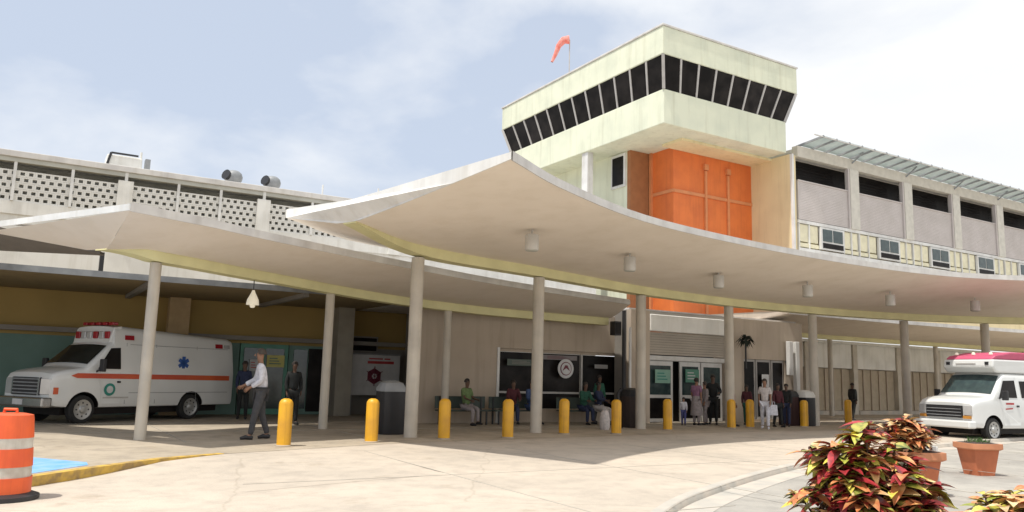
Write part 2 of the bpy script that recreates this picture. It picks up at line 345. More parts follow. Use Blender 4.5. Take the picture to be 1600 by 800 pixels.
# ------------------------------------------------------------------ canopies
def canopy(name, label, cen, fro, bac, zf, zu, zb, zk, cols, n=44, colr=.165, beamw=.42, taper=5, end='box', zbk=None, group=None):
    """cen/fro/bac: lists of (u, v); cols: list of (u, v); zf front top edge, zu underside over the beam, zb beam bottom, zk back top"""
    root = thing(name, label, 'canopy', W(*cen[0]), 0, group)
    C_ = [W(p.x, p.y) for p in spline([(u, v, 0) for u, v in cen], n)]
    F_ = [W(p.x, p.y) for p in spline([(u, v, 0) for u, v in fro], n)]
    K_ = [W(p.x, p.y) for p in spline([(u, v, 0) for u, v in bac], n)]
    zfun = lambda f, i: f(i / n) if callable(f) else f
    Z = lambda p, z: Vector((p.x, p.y, z))
    front = MB(); back = MB(); deck = MB(); fas = MB(); beam = MB()
    fr, br, dr, far, bmr = [], [], [], [], []
    for i in range(n + 1):
        c, f, k = C_[i], F_[i], K_[i]; df = (f - c).normalized(); dk = (k - c).normalized()
        a, u_, bb, kk = zfun(zf, i), zfun(zu, i), zfun(zb, i), zfun(zk, i)
        nf, nk = c + df * .4, c + dk * .4
        fr.append([Z(f, a - .13), Z(f.lerp(nf, .33), u_ + (a - .13 - u_) * .64), Z(f.lerp(nf, .67), u_ + (a - .13 - u_) * .29), Z(nf, u_), Z(c, u_)])
        br.append([Z(c, u_), Z(nk, u_), Z(k, kk - .2)])
        dr.append([Z(f, a), Z(c, max(u_ + .5, (a + kk) / 2 - .08)), Z(k, kk)])
        g = f + df * .03
        far.append([Z(f, a + .02), Z(g, a + .02), Z(g, a - .15), Z(f, a - .15)])
        w = beamw / 2; bz = u_ + (bb - u_) * min(1, .12 + i / taper)
        bmr.append([Z(c + df * w, u_ + .02), Z(c + df * w, bz), Z(c + dk * w, bz), Z(c + dk * w, u_ + .02)])
    front.grid(fr).build('soffit', M_soffit, root, smooth=30, world=True)
    back.grid(br).build('rear_soffit', M_soffit_shade if end == 'hip' else M_soffit, root, smooth=30, world=True)
    deck.grid(dr).build('roof_deck', M_fgrey, root, smooth=30, world=True)
    for r_ in far: r_.append(r_[0])
    fas.grid(far).build('fascia', M_fgrey, root, smooth=30, world=True)
    bmr2 = [r_ + [r_[0]] for r_ in bmr]; beam.grid(bmr2); bb0 = len(beam.v)
    beam.v += bmr2[0][:4]; beam.addf([bb0, bb0+1, bb0+2, bb0+3]); beam.build('beam', M_beam, root, smooth=30, world=True)
    # ends
    for idx in (0, n):
        c, f, k = C_[idx], F_[idx], K_[idx]; e = MB(); f0 = fr[idx]; b0 = br[idx]; d0 = dr[idx]
        out_ = (C_[0] - C_[1]).normalized() if idx == 0 else (C_[n] - C_[n-1]).normalized()
        if end == 'hip' and idx == 0:
            # hipped end: the edge runs straight from the front tip to the back tip, the underside slopes down to the beam end
            e.prism([f0[0], d0[0], d0[2], b0[2] + Vector((0, 0, .07))], out_ * .03); e.build('end_fascia', M_fascia, root, world=True)
            e = MB(); q = len(e.v); e.v += [f0[0], f0[3], b0[1], b0[2]]; e.addf([q, q+1, q+3]); e.addf([q+1, q+2, q+3]); e.build('hip_soffit', M_soffit, root, world=True)
        else:
            e.prism([f0[0], f0[1], f0[2], f0[3], b0[0], b0[1], b0[2], d0[2], d0[1], d0[0]], out_ * .03)
            e.build('end_fascia', M_fascia if name == 'entrance_canopy' else M_taupe, root, world=True)
    for (u, v, zt) in cols:
        cb = MB(); p = W(u, v)
        cb.lathe([(colr * 1.02, 0), (colr * 1.02, .02), (colr, .04), (colr, zt - .02)], 20, p)
        cb.build('column', M_col, root, smooth=40, world=True)
    return root
def lin(*pts):
    def f(t):
        for (a, x), (b_, y) in zip(pts, pts[1:]):
            if t <= b_: return x + (y - x) * (t - a) / (b_ - a)
        return pts[-1][1]
    return f
big_c = [(5.9, 16.5), (8.47, 18.45), (12.66, 19.3), (17.23, 20.1), (21.57, 20.4), (26.2, 20.45), (30.8, 19.9), (34.8, 18.3), (38.6, 15.6)]
big_f = [(7.0, 11.6), (9.0, 12.85), (12.4, 14.35), (16.5, 15.15), (20.9, 15.5), (25, 15.4), (28, 14.7), (31, 13.0), (34, 10.3)]
big_b = [(5.0, 18.3), (7.6, 20.4), (12.3, 21.3), (17.1, 22.1), (21.6, 22.3), (26.4, 22.3), (31.6, 21.7), (36, 19.9), (40.3, 16.9)]
zb_big = lin((0, 4.52), (.125, 4.5), (.25, 4.42), (.375, 4.3), (.5, 4.24), (.75, 4.28), (1, 4.3))
canopy('entrance_canopy', 'large curved entrance canopy with smooth beige underside, lime beam and white raised corner', big_c, big_f, big_b,
       5.42, lambda t: zb_big(t) + .26, zb_big, lambda t: zb_big(t) + .72,
       [(8.47, 18.51, 4.5), (12.66, 19.25, 4.42), (17.23, 20.1, 4.3), (21.57, 20.39, 4.25), (26.2, 20.45, 4.25), (31.2, 19.85, 4.27), (34.6, 18.4, 4.28)], taper=7)
lc = [(1.4, 19.45), (2.6, 19.15), (5.5, 20.75), (9.5, 22.45), (13.2, 23.0), (18.2, 23.15)]
lf = [(1.55, 16.5), (3.15, 17.25), (5.1, 17.95), (8.5, 19.15), (12.2, 20.25), (17.8, 21.35)]
lb = [(-.84, 20.9), (1.7, 21.0), (4.6, 22.6), (8.9, 24.2), (13.0, 24.8), (18.2, 25.0)]
zb_left = lin((0, 3.98), (.2, 3.82), (.4, 3.76), (.6, 3.62), (.8, 3.52), (1, 3.48))
dc = canopy('drop_off_canopy', 'lower curved canopy over the ambulance drop-off, running back behind the large canopy', lc, lf, lb,
       lin((0, 4.6), (.2, 4.6), (1, 4.25)), lambda t: zb_left(t) + lin((0, .06), (.15, .22), (1, .26))(t), zb_left, lin((0, 4.6), (.5, 4.6), (1, 4.4)),
       [(2.41, 19.07, 3.84), (7.29, 21.66, 3.74), (11.58, 22.85, 3.6)], n=36, taper=7, end='hip', colr=.122)
rw = MB(); rw.prism([W(-.80, 20.9, 4.50), W(1.33, 19.7, 3.99), W(1.5, 20.9, 4.10), W(-.5, 23.4, 4.3), W(-7, 26.5, 4.45), W(-7, 24, 4.7)], (0, 0, .06)); rw.build('rear_wing', M_soffit_shade, dc, world=True)
rc = [(26.5, 26.0), (31, 26.3), (35.34, 26.57), (43.99, 26.16), (52, 25.4), (60, 23.6)]
rf = [(27.6, 22.7), (31, 22.7), (34.6, 22.6), (41, 22.0), (48, 21.0), (55, 18.9)]
rb = [(26.4, 26.9), (31, 27.0), (35.6, 27.2), (44.4, 26.9), (52.6, 26.5), (61, 25)]
canopy('rear_canopy', 'flat far canopy with thin posts behind the large canopy, above the white shuttle', rc, rf, rb,
       4.62, 4.05, 3.84, 4.5, [(35.34, 26.57, 3.86), (43.99, 26.16, 3.86), (52, 25.4, 3.86)], n=30, colr=.12, beamw=.3)

# can lights below the large canopy
lt = thing('canopy_light', 'can light under the large canopy, nearest one at its left end', 'light', W(10.1, 15.7, 4.5), 0, 'can lights under the large canopy')
MB().lathe([(.15, .0), (.165, .01), (.165, .36), (.15, .38), (.05, .39)], 18).build('housing', M_lt, lt, smooth=40)
MB().lathe([(.025, .38), (.025, .5)], 8).build('stem', M_lt, lt, smooth=40)
MB().lathe([(.14, -.012), (.14, 0)], 18).build('lens', M_gap, lt)
for i, (u, v, z, lab) in enumerate([(14.0, 16.8, 4.48, 'second from the left'), (18.2, 17.6, 4.42, 'third from the left'), (22.1, 17.4, 4.42, 'fourth from the left'),
                        (26.3, 17.2, 4.4, 'fifth from the left'), (30.3, 16.4, 4.42, 'rightmost, above the white shuttle')]):
    dup(lt, W(u, v, z), .3 * i, 'can light under the large canopy, ' + lab)
hl = thing('hanging_lamp', 'pale bell-shaped lamp hanging under the lower canopy above the walking man', 'lamp', W(4.9, 20.5, 3.2))
MB().lathe([(.16, -.05), (.14, .08), (.05, .26), (.03, .32)], 14).build('shade', M_hose, hl, smooth=50)
MB().lathe([(.012, .32), (.012, .78)], 6).build('cord', M_dark, hl)
MB().lathe([(.05, -.12), (.07, -.06), (.05, 0)], 10).build('bulb', M_hose, hl, smooth=60)

# ------------------------------------------------------------------ control tower
U0, V0 = 23.55, 26.0
tw = thing('control_tower', 'pale green control tower with a band of slanted black windows above orange walls', 'tower', W(U0, V0), PHI)
LX, LY, IN = 9.1, 14.25, .42
b = MB(); zt0, zt1 = 16.22, 17.55
b.box(0, LX, 0, LY, zt0, zt1); b.build('roof_fascia', M_tower, tw, bevel=.03)
MB().box(-.05, LX + .05, -.05, LY + .05, zt1 + .003, zt1 + .1).build('coping', M_fgrey, tw, bevel=.02)
zb0, zb1 = 13.13, 14.76
MB().box(IN, LX - IN, IN, LY - IN, zb0, zb1).build('lower_band', M_tower, tw, bevel=.03)
# glazing: each pane a part; mullions parts
g0, g1 = zb1 + .003, zt0 - .003
def facepane(axis, t0, t1, s0, s1, name, m, out_=0., th=.05, parent=tw):
    """quad between fractions t0,t1 along one face of the cab at bottom (s0) and top (s1)"""
    def P_(t, top):
        i = 0.06 if top else IN + .06
        i -= out_
        if axis == 'A': return Vector((i + (LX - 2 * i) * t, i, g1 if top else g0))
        if axis == 'B': return Vector((i, i + (LY - 2 * i) * t, g1 if top else g0))
        if axis == 'C': return Vector((LX - i, i + (LY - 2 * i) * t, g1 if top else g0))
        return Vector((i + (LX - 2 * i) * t, LY - i, g1 if top else g0))
    off = {'A': (0, th, 0), 'B': (th, 0, 0), 'C': (-th, 0, 0), 'D': (0, -th, 0)}[axis]
    return MB().prism([P_(t0, 0), P_(t1, 0), P_(t1, 1), P_(t0, 1)], off).build(name, m, parent)
for axis, n in (('A', 8), ('B', 12), ('C', 12), ('D', 8)):
    for k in range(n):
        facepane(axis, k / n + .004, (k + 1) / n - .004, 0, 0, 'pane', M_glass)
        if k: facepane(axis, k / n - .006 * 8 / n, k / n + .006 * 8 / n, 0, 0, 'mullion', M_mull, out_=.04, th=.12)
for sx, sy in ((0, 0), (1, 0), (0, 1), (1, 1)):
    p = Vector((LX - .03 - IN if sx else .03 + IN, LY - .03 - IN if sy else .03 + IN, g0)); q = Vector((LX - .04 if sx else .04, LY - .04 if sy else .04, g1))
    MB().bar(p, q, .14).build('corner_mullion', M_mull, tw)
# black box added inside the cab, behind the panes, to keep light out
MB().box(IN + .5, LX - IN - .5, IN + .5, LY - IN - .5, g0, g1).build('cab_light_block', M_black, tw)
# stem walls
def wl(u0, u1, v0, v1, z0, z1): return (u0 - U0, u1 - U0, v0 - V0, v1 - V0, z0, z1)
oz = zb0 - .003
MB().box(*wl(26.94, 32.5, 29.0, 29.3, 3.9, oz)).build('orange_wall', M_orange, tw)
MB().box(*wl(26.94, 27.2, 29.303, 30.7, 3.9, oz)).build('orange_side_wall', M_orange, tw)
MB().box(*wl(25.6, 26.937, 30.7, 30.95, 3.9, oz)).build('brown_wall', M_brorange, tw)
MB().box(*wl(25.6, 25.85, 30.953, 39.6, 3.9, oz)).build('green_side_wall', M_tower, tw)
MB().box(*wl(32.5, 32.93, 26.45, 29.3, 3.9, oz)).build('cream_return_wall', M_cream, tw)
MB().box(*wl(32.5, 32.62, 26.3, 26.447, 3.9, oz)).build('pilaster', M_white, tw)
MB().box(*wl(25.85, 32.5, 30.96, 31.2, 3.9, oz)).build('core_wall', M_cream, tw)
MB().box(*wl(24.05, 24.4, 32.25, 32.75, 8.0, oz)).build('post', M_white, tw)
for a in (wl(26.90, 32.49, 28.93, 28.997, 10.82, 10.98), wl(26.87, 26.937, 28.93, 30.69, 10.82, 10.98)): MB().box(*a).build('rail', M_orange2, tw)
MB().box(*wl(26.80, 26.935, 30.5, 30.66, 3.9, oz)).build('trim_post', M_orange2, tw)
for u in (29.1, 30.7):
    MB().box(*wl(u - .07, u + .07, 28.9, 28.997, 3.9, 12.2)).build('drain_pipe', M_orange2, tw)
    MB().box(*wl(u - .14, u + .14, 28.85, 28.997, 12.25, 12.55)).build('drain_hopper', M_orange2, tw)
for k in range(1, 7):  # recessed joints between cladding panels
    pass
MB().box(*wl(26.2, 32.5, 27.6, 28.98, 13.0, oz)).build('soffit_step', M_cream, tw)
dw = MB().box(*wl(25.5, 25.597, 31.0, 32.15, 11.3, 13.05)).build('window', M_white, tw)
MB().box(*wl(25.46, 25.497, 31.15, 32.0, 11.42, 12.9)).build('pane', M_glass, dw)
# windsock
ws = thing('windsock', 'red windsock drooping on a thin pole above the control tower roof', 'windsock', W(24.03, 34.0, zt1 + .1))
MB().tube([(0, 0, 0), (0, 0, 2.2)], .03, 8).build('pole', M_mull, ws)
MB().tube([(-.02, 0, 2.15), (-.14, 0, 2.25), (-.28, -.02, 2.18)], .03, 6).build('frame', M_mull, ws)
sv = [Vector((-.02, 0, 2.2)), Vector((-.35, .02, 2.16)), Vector((-.6, .06, 1.85)), Vector((-.75, .1, 1.4)), Vector((-.95, .12, .95))]
sv = [Matrix.Rotation(PHI * 0, 3, 'Z') @ p for p in sv]
MB().tube(sv, [.24, .2, .15, .11, .07], 10, cap=False).build('sock', mat('sock_red', (.75, .16, .12), .8, (.8, .35, .3), 4), ws, smooth=60)

# ------------------------------------------------------------------ right wing
WV = 26.3
wg = thing('terminal_wing', 'long upper wing with dark openings over mauve louvres, right of the control tower', 'building', W(32.93, WV), PHI)
pitch = 4.86; nb = 8; WL = pitch * nb
MB().box(0, WL, .0, .35, 13.05, 13.62).build('parapet', mat('wing_parapet', (.62, .58, .50), .8), wg)
MB().box(-.0, WL, .353, 12, 13.3, 13.5).build('roof', M_fgrey, wg)
MB().box(0, WL, .05, .35, 9.62, 9.78).build('sill_band', M_white, wg)
MB().box(0, WL, .05, .35, 7.5, 8.35).build('lower_wall', M_white, wg)
MB().box(0, WL, .36, .6, 3.9, 9.6).build('wall', M_cream, wg)
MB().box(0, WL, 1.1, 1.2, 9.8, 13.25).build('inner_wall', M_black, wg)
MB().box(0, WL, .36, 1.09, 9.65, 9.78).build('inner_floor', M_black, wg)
for k in range(nb):
    x = .1 + k * pitch
    MB().box(x + 4.05, x + 4.78, -.04, .3, 9.783, 13.047).build('pier', mat('wing_pier', (.66, .63, .56), .8), wg)
    MB().box(x + 3.93, x + 4.047, 0, .2, 9.783, 13.047).build('pier_trim', M_mauve, wg)
    lv = MB(); z = 9.82
    while z < 11.78:
        lv.box(x - .05, x + 3.92, .08, .16, z, z + .079); z += .085
    lv.box(x - .05, x + 3.92, .17, .2, 9.8, 11.8)
    lv.build('louvre_panel', M_mauve, wg, kind='stuff')
    MB().box(x - .05, x + 3.92, .04, .22, 11.8, 11.86).build('opening_sill', M_mauve, wg)
    sl = MB()
    for j in range(7): sl.box(x, x + 3.9, .9, .95, 11.95 + j * .16, 11.975 + j * .16)
    sl
    sl.build('shade_slat', M_black, wg, kind='stuff')
    # lower band: yellow panels, white frames and one window
    w_ = MB()
    fr = MB().box(x + 1.55, x + 3.45, .0, .15, 8.42, 9.58).build('window', M_white, wg)
    for q in range(2): MB().box(x + 1.68 + q * .84, x + 2.42 + q * .84, -.03, -.003, 8.85, 9.48).build('pane', M_glass2, fr)
    MB().box(x + 1.68, x + 3.3, -.03, -.003, 8.5, 8.76).build('pane', M_glass, fr)
    for a, c in ((0, .7), (.78, 1.47), (3.52, 4.1), (4.18, 4.72)):
        MB().box(x + a, x + c, .1, .3, 8.42, 8.62).build('lower_panel', M_yellow, wg)
        MB().box(x + a, x + c, .14, .3, 8.7, 9.58).build('panel', M_yellow, wg)
    for a in (-.04, .74, 3.48, 4.14): MB().box(x + a - .03, x + a + .03, .06, .3, 8.36, 9.6).build('frame_post', M_white, wg)
    # ground floor below, seen under the canopies
# awning
aw = thing('glass_awning', 'pale glass awning on sloping ribs along the roof edge of the upper wing', 'awning', W(32.93, WV), PHI)
n_aw = 26; st = 1.05; p0 = Vector((.3, .2, 13.72)); p1 = Vector((0.9, -.85, 14.1))
for k in range(n_aw):
    x = k * st
    MB().prism([(x + .36, .2, 13.73), (x + .3 + st - .06, .2, 13.73), (x + st + .9 - .06, -.85, 14.08), (x + .96, -.85, 14.08)], (0, 0, .03)).build('glass_panel', M_awn, aw)
    MB().bar((x + .3, .3, 13.68), (x + .9, -.95, 14.06), .07, .1).build('rib', M_grey, aw)
MB().bar((.2, -.9, 14.02), (n_aw * st + .9, -.9, 14.02), .05).build('edge_rail', M_fgrey, aw)
for k in range(5): MB().bar((4.4 + k * pitch, .0, 13.4), (4.7 + k * pitch, -.5, 13.95), .07).build('bracket', M_grey, aw)

# ------------------------------------------------------------------ ground floor under the wing (right)
gf = thing('ground_floor_building', 'low grey building with brown bays between pale pillars behind the far canopy', 'building', W(30.5, 27.6), PHI)
MB().box(0, 30, .5, .8, 0, 3.9).build('wall', M_taupe, gf)
MB().box(0, 30, 0, .5, 3.75, 3.9).build('roof_edge', M_white, gf)
for k in range(7):
    x = .4 + k * 3.95
    MB().box(x, x + .35, .1, .5, 0, 3.747).build('pillar', M_col, gf)
    MB().box(x + .36, x + 3.93, .2, .497, 2.45, 3.747).build('panel', M_bw, gf)
    MB().box(x + .37, x + 3.92, .35, .497, .22, 2.4).build('brown_bay', mat('bay_brown', (.46, .39, .29), .8), gf)
    for j in range(1, 5): MB().box(x + .37 + j * .7, x + .43 + j * .7, .28, .347, .22, 2.4).build('bay_post', M_taupe, gf)
    MB().box(x + .36, x + 3.93, .05, .497, 0, .21).build('bay_kerb', M_kerb, gf)

# ------------------------------------------------------------------ left building with breeze block screen
lb_ = thing('breeze_block_building', 'white two-storey building at left with a pierced block screen under its flat roof', 'building', W(-14, 30), PHI)
X = lambda u: u + 14
MB().box(0, X(23), -.12, .5, 8.15, 8.36).build('roof_edge', M_fgrey, lb_, bevel=.02)
MB().box(0, X(23), .5, 9, 8.1, 8.3).build('roof', M_fgrey, lb_)
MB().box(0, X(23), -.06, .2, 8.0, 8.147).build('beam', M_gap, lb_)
MB().box(0, X(23), 0, .25, 6.3, 6.72).build('sill_wall', M_bw, lb_)
MB().box(0, X(23), .05, .3, 0, 6.297).build('lower_wall', M_bw, lb_)
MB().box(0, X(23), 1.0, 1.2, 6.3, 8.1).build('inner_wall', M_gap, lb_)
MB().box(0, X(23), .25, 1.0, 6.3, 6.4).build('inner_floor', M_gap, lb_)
blk = MB()
bw_, bh_, t_ = .238, .2, .058
o_, i_ = [(0, 0), (bw_, 0), (bw_, bh_), (0, bh_)], [(t_, t_ * .8), (bw_ - t_, t_ * .8), (bw_ - t_, bh_ - t_ * .8), (t_, bh_ - t_ * .8)]
for y in (0, .12): blk.v += [Vector((a, y, c)) for a, c in o_] + [Vector((a, y, c)) for a, c in i_]
for k in range(4):
    j = (k + 1) % 4; blk.addf([k, j, 4 + j, 4 + k]); blk.addf([8 + k, 12 + k, 12 + j, 8 + j]); blk.addf([4 + k, 4 + j, 12 + j, 12 + k]); blk.addf([k, 8 + k, 8 + j, j])
blk0 = blk.build('screen_block', M_bw, lb_); first = True; xtra = MB()
posts = [-9.3, -7.4, -5.4, -2.9, -.62, 1.05, 3.9, 5.25, 8.2, 10.2, 12.1]
for row in range(5):
    for k in range(92):
        u = -9.2 + k * .24 + (row % 2) * .12; z = 6.725 + row * .205
        if -2.35 < u < 11.0:
            if first: blk0.location = (X(u), .03, z); first = False
            else: inst(blk0, lb_, (X(u), .03, z))
        else:
            bb = len(xtra.v); xtra.v += [v + Vector((X(u), .03, z)) for v in blk.v]
            for f in blk.f: xtra.addf([i + bb for i in f])
xtra.build('screen_blocks_beyond', M_bw, lb_, kind='stuff')
for u in (-9.2, -7, -4.8, -.66, .98, 4.3, 5.75, 9.15, 10.6, 12.3): MB().box(X(u) - .045, X(u) + .045, -.05, .02, 6.725, 8.147).build('post', M_white, lb_)
for u in (-2.4, 2.6, 7.3, 12.6): MB().box(X(u) - .24, X(u) + .24, -.09, .025, 6.3, 7.85).build('pilaster', M_bw, lb_)
for u in (2.6, 7.3): MB().box(X(u) - .05, X(u) + .05, -.07, .02, 7.853, 8.147).build('pilaster_cap_post', M_white, lb_)
# rooftop things
ac = thing('rooftop_unit', 'white boxy rooftop unit with a dark frame on the left building roof', 'vent unit', W(2.0, 31.0, 8.36), PHI)
MB().box(0, 1.15, 0, .9, 0.05, .62).build('casing', M_bw, ac, bevel=.05)
MB().bar((-.03, -.04, 0), (.12, -.04, .66), .08).build('frame', M_dark, ac); MB().bar((.12, -.04, .66), (1.0, -.04, .66), .06).build('frame', M_dark, ac)
MB().box(1.25, 1.42, .0, .3, 0, .62).build('side_box', M_grey, ac); MB().tube([(1.1, .1, 0), (1.1, .1, .85)], .04).build('pipe', M_bw, ac)
def cowl(u, label):
    c_ = thing('roof_cowl', label, 'vent', W(u, 30.8, 8.36), PHI, 'round vents on the left roof')
    MB().tube([(0, 0, 0), (0, 0, .3)], .12, 12).build('duct', M_grey, c_)
    MB().lathe([(.10, -.26), (.24, -.2), (.32, -.08), (.34, .05), (.30, .18), (.2, .27), (.05, .31)], 20, (0, 0, .33)).build('hood', M_grey, c_, smooth=60)
    MB().tube([(-.2, -.12, .36), (-.33, -.2, .4)], [.17, .2], 14).build('opening', M_dark, c_); return c_
cowl(6.3, 'left one of two round grey roof vents on the left building'); cowl(7.75, 'right one of two round grey roof vents on the left building')
for i, (u, h, lab) in enumerate([(9.9, .75, 'left thin white mast on the roof above the block screen'), (12.3, .95, 'thin white mast on the roof by the large canopy corner')]):
    a_ = thing('roof_mast', lab, 'mast', W(u, 31.2, 8.3)); MB().tube([(0, 0, 0), (0, 0, h)], .035, 6).build('rod', M_white, a_); MB().lathe([(.07, 0), (.07, .03)], 8).build('foot', M_white, a_)

# ------------------------------------------------------------------ ambulance bay (left, recessed)
bay = thing('ambulance_bay', 'recessed mustard and teal bay with a flat roof behind the ambulance', 'building', W(-12, 29), PHI)
Y = lambda u: u + 12
MB().box(0, Y(14.2), -.0, .25, 2.45, 3.857).build('upper_wall', M_mustard, bay)
MB().box(0, Y(6.6), -.02, .25, 0, 2.447).build('teal_wall', M_teal, bay)
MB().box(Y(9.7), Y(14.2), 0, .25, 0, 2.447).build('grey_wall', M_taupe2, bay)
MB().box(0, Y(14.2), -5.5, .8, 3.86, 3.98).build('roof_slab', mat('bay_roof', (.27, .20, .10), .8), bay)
MB().box(0, Y(14.2), -5.56, -5.503, 3.84, 4.0).build('roof_edge', M_grey, bay)
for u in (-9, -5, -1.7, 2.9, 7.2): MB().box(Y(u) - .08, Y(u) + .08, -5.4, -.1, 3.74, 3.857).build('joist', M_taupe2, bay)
MB().box(Y(4.15), Y(4.8), -.45, -.003, 0, 3.857).build('pillar', mat('tan_pillar', (.50, .36, .2), .8), bay)
MB().box(Y(9.75), Y(10.35), -1.1, -.5, 0, 3.857).build('pillar', mat('grey_pillar', (.36, .33, .27), .8), bay)
MB().box(Y(1.6), Y(1.7), -5.53, -5.3, 4.0, 4.5).build('hanger', M_dark, bay)
MB().box(0, Y(14.2), -.32, -.003, 2.55, 2.7).build('trim', M_taupe2, bay)
# doors of the bay: frame, panes, posters
dr = MB().box(Y(6.63), Y(8.3), -.06, .2, 0, 2.447).build('door', M_teal2, bay)
for a, c in ((6.75, 7.4), (7.5, 8.15)): MB().box(Y(a), Y(c), -.1, -.063, .2, 2.3).build('pane', M_glass2, dr)
dr2 = MB().box(Y(8.33), Y(9.65), -.06, .2, 0, 2.447).build('door', M_teal, bay)
MB().box(Y(8.5), Y(9.0), -.1, -.063, .2, 2.3).build('pane', M_glass2, dr2); MB().box(Y(9.05), Y(9.6), -.1, -.063, .1, 2.35).build('pane', M_glass, dr2)
def poster(u, z, w, h, mats, lab, v=28.86):
    p = thing('poster', lab, 'poster', W(u, v, z), PHI); MB().box(-w/2, w/2, 0, .015, 0, h).build('sheet', mats[0], p)
    for k in range(3): MB().box(-w*.36, w*(.3 - .1 * k), -.006, -.002, h * (.25 + .22 * k), h * (.33 + .22 * k)).build('print', mats[1], p)
poster(7.85, 1.65, .62, .42, (mat('poster_yellow', (.65, .6, .2), .6), M_teal), 'yellow poster on the green bay door beside the walking man')
poster(7.1, 1.5, .3, .4, (M_sign, M_red), 'small pale notice on the green bay door left of the yellow poster')
# white sign board with a dark red emblem
sb = thing('notice_board', 'white notice board with red lettering and a dark red six-sided emblem by the grey pillar', 'sign', W(10.45, 28.45), PHI)
MB().box(0, 2.0, 0, .06, .72, 2.2).build('board', M_sign, sb)
MB().box(-.04, 2.04, .0, .07, 2.203, 2.26).build('frame', M_grey, sb)
for x in (.1, 1.86): MB().box(x, x + .05, .01, .05, 0, .717).build('leg', M_grey, sb)
MB().prism([(.98 + .3 * math.cos(a * math.pi / 3 + .52), -.012, 1.42 + .3 * math.sin(a * math.pi / 3 + .52)) for a in range(6)], (0, .01, 0)).build('emblem', M_maroon, sb)
for a in range(3):
    MB().bar((.98 - .36 * math.cos(a * math.pi / 3 + .52), -.02, 1.42 - .36 * math.sin(a * math.pi / 3 + .52)), (.98 + .36 * math.cos(a * math.pi / 3 + .52), -.02, 1.42 + .36 * math.sin(a * math.pi / 3 + .52)), .11, .012).build('emblem_arm', M_maroon, sb)
MB().lathe([(.1, 0), (.1, .012)], 12).build('emblem_disc', M_sign, sb).matrix_basis = Matrix.Translation((.98, -.028, 1.42)) @ Matrix.Rotation(R(90), 4, 'X')
MB().box(.7, 1.75, -.01, -.003, 1.88, 1.98).build('lettering', M_red, sb)
for k, (x0, x1) in enumerate(((.75, 1.3), (1.36, 1.6))): MB().box(x0, x1, -.01, -.003, 2.04, 2.09).build('lettering', M_red, sb)
dk = thing('recess_window', 'dark window strip high in the recess above the white notice board', 'window', W(10.4, 28.9), PHI)
MB().box(0, 1.3, 0, .06, 2.3, 2.9).build('frame', M_taupe2, dk); MB().box(.06, 1.24, -.03, -.003, 2.36, 2.84).build('pane', M_glass, dk)

# ------------------------------------------------------------------ entrance blocks
en = thing('terminal_entrance', 'taupe ground-floor terminal front with dark shop windows, shutter and glass doors', 'building', W(10.74, 23.6), PHI)
E_ = lambda u: u * .9255 - 10.74
E2 = lambda u: u * 1.018 - 10.74
MB().box(0, E_(15.1), 0, .3, 0, 3.85).build('wall', M_taupe, en)
MB().box(E_(15.103), E_(20.75), 0, .3, 2.5, 3.85).build('wall_above_window', M_taupe, en)
MB().box(E_(15.103), E_(20.75), 0, .3, 0, .45).build('wall_below_window', M_taupe, en)
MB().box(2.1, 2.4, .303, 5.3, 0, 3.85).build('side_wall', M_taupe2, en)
MB().box(0, E_(20.75), .303, 5.2, 3.853, 4.0).build('roof', M_fgrey, en)
sw = MB().box(E_(15.12), E_(20.72), .1, .2, 2.40, 2.497).build('window_frame', M_taupe, en)
for a, c in ((15.15, 17.0), (17.07, 18.85), (18.95, 20.68)): MB().box(E_(a), E_(c), .12, .16, .46, 2.38).build('pane', M_glass, en)
MB().box(E_(15.12), E_(20.72), .05, .11, .98, 1.05).build('window_bar', M_mull, en)
MB().box(E_(18.86), E_(18.94), .05, .12, .46, 2.39).build('mullion', M_mull, en); MB().box(E_(17.005), E_(17.065), .06, .12, .46, 2.39).build('mullion', M_mull, en)
MB().box(E_(15.0), E_(15.1), -.04, -.003, .0, 2.52).build('window_jamb', M_white, en); MB().box(E_(20.76), E_(20.86), -.04, .1, .0, 2.52).build('window_jamb', M_white, en)
# protruding block
v2 = 22.9 - 23.6
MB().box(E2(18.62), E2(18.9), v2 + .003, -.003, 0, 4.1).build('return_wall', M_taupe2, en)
MB().box(E2(18.62), E2(19.5), v2 - .25, v2, 0, 4.1).build('pier', M_taupe, en)
MB().box(E2(23.55), E2(24.2), v2 - .25, v2, 0, 4.1).build('pier', M_taupe, en)
MB().box(E2(19.503), E2(23.547), v2 - .3, v2, 3.35, 3.98).build('sign_band', M_bw, en, bevel=.03)
MB().box(E2(19.503), E2(23.547), v2 - .12, v2, 3.99, 4.12).build('band_cap', M_taupe2, en)
for k in range(9): MB().box(E2(19.503), E2(23.547), v2 - .08 + (k % 2) * .003, v2, 2.5 + k * .094, 2.585 + k * .094).build('shutter_slat', M_shut, en)
df = MB().box(E2(19.52), E2(23.53), v2 + .02, v2 + .1, 2.28, 2.47).build('door_frame', M_white, en)
MB().box(E2(19.503), E2(23.547), v2 - .1, v2 - .003, 2.3, 2.46).build('door_head', M_white, en)
for i, (a, c) in enumerate(((19.6, 20.85), (21.2, 22.25), (22.3, 23.4))):
    d_ = MB().box(E2(a), E2(c), v2 + .02, v2 + .07, 0.02, 2.27).build('glass_door', M_white, en)
    MB().box(E2(a) + .12, E2(c) - .12, v2 + .005, v2 + .017, 1.02, 2.1).build('pane', M_glass2, d_)
    MB().box(E2(a) + .12, E2(c) - .12, v2 + .005, v2 + .017, .15, .9).build('pane', M_glass, d_)
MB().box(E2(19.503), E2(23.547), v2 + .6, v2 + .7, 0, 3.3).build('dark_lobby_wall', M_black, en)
MB().box(E2(24.203), E2(24.5), v2 - .1, v2 + .2, 0, 4.1).build('wall', M_taupe, en)
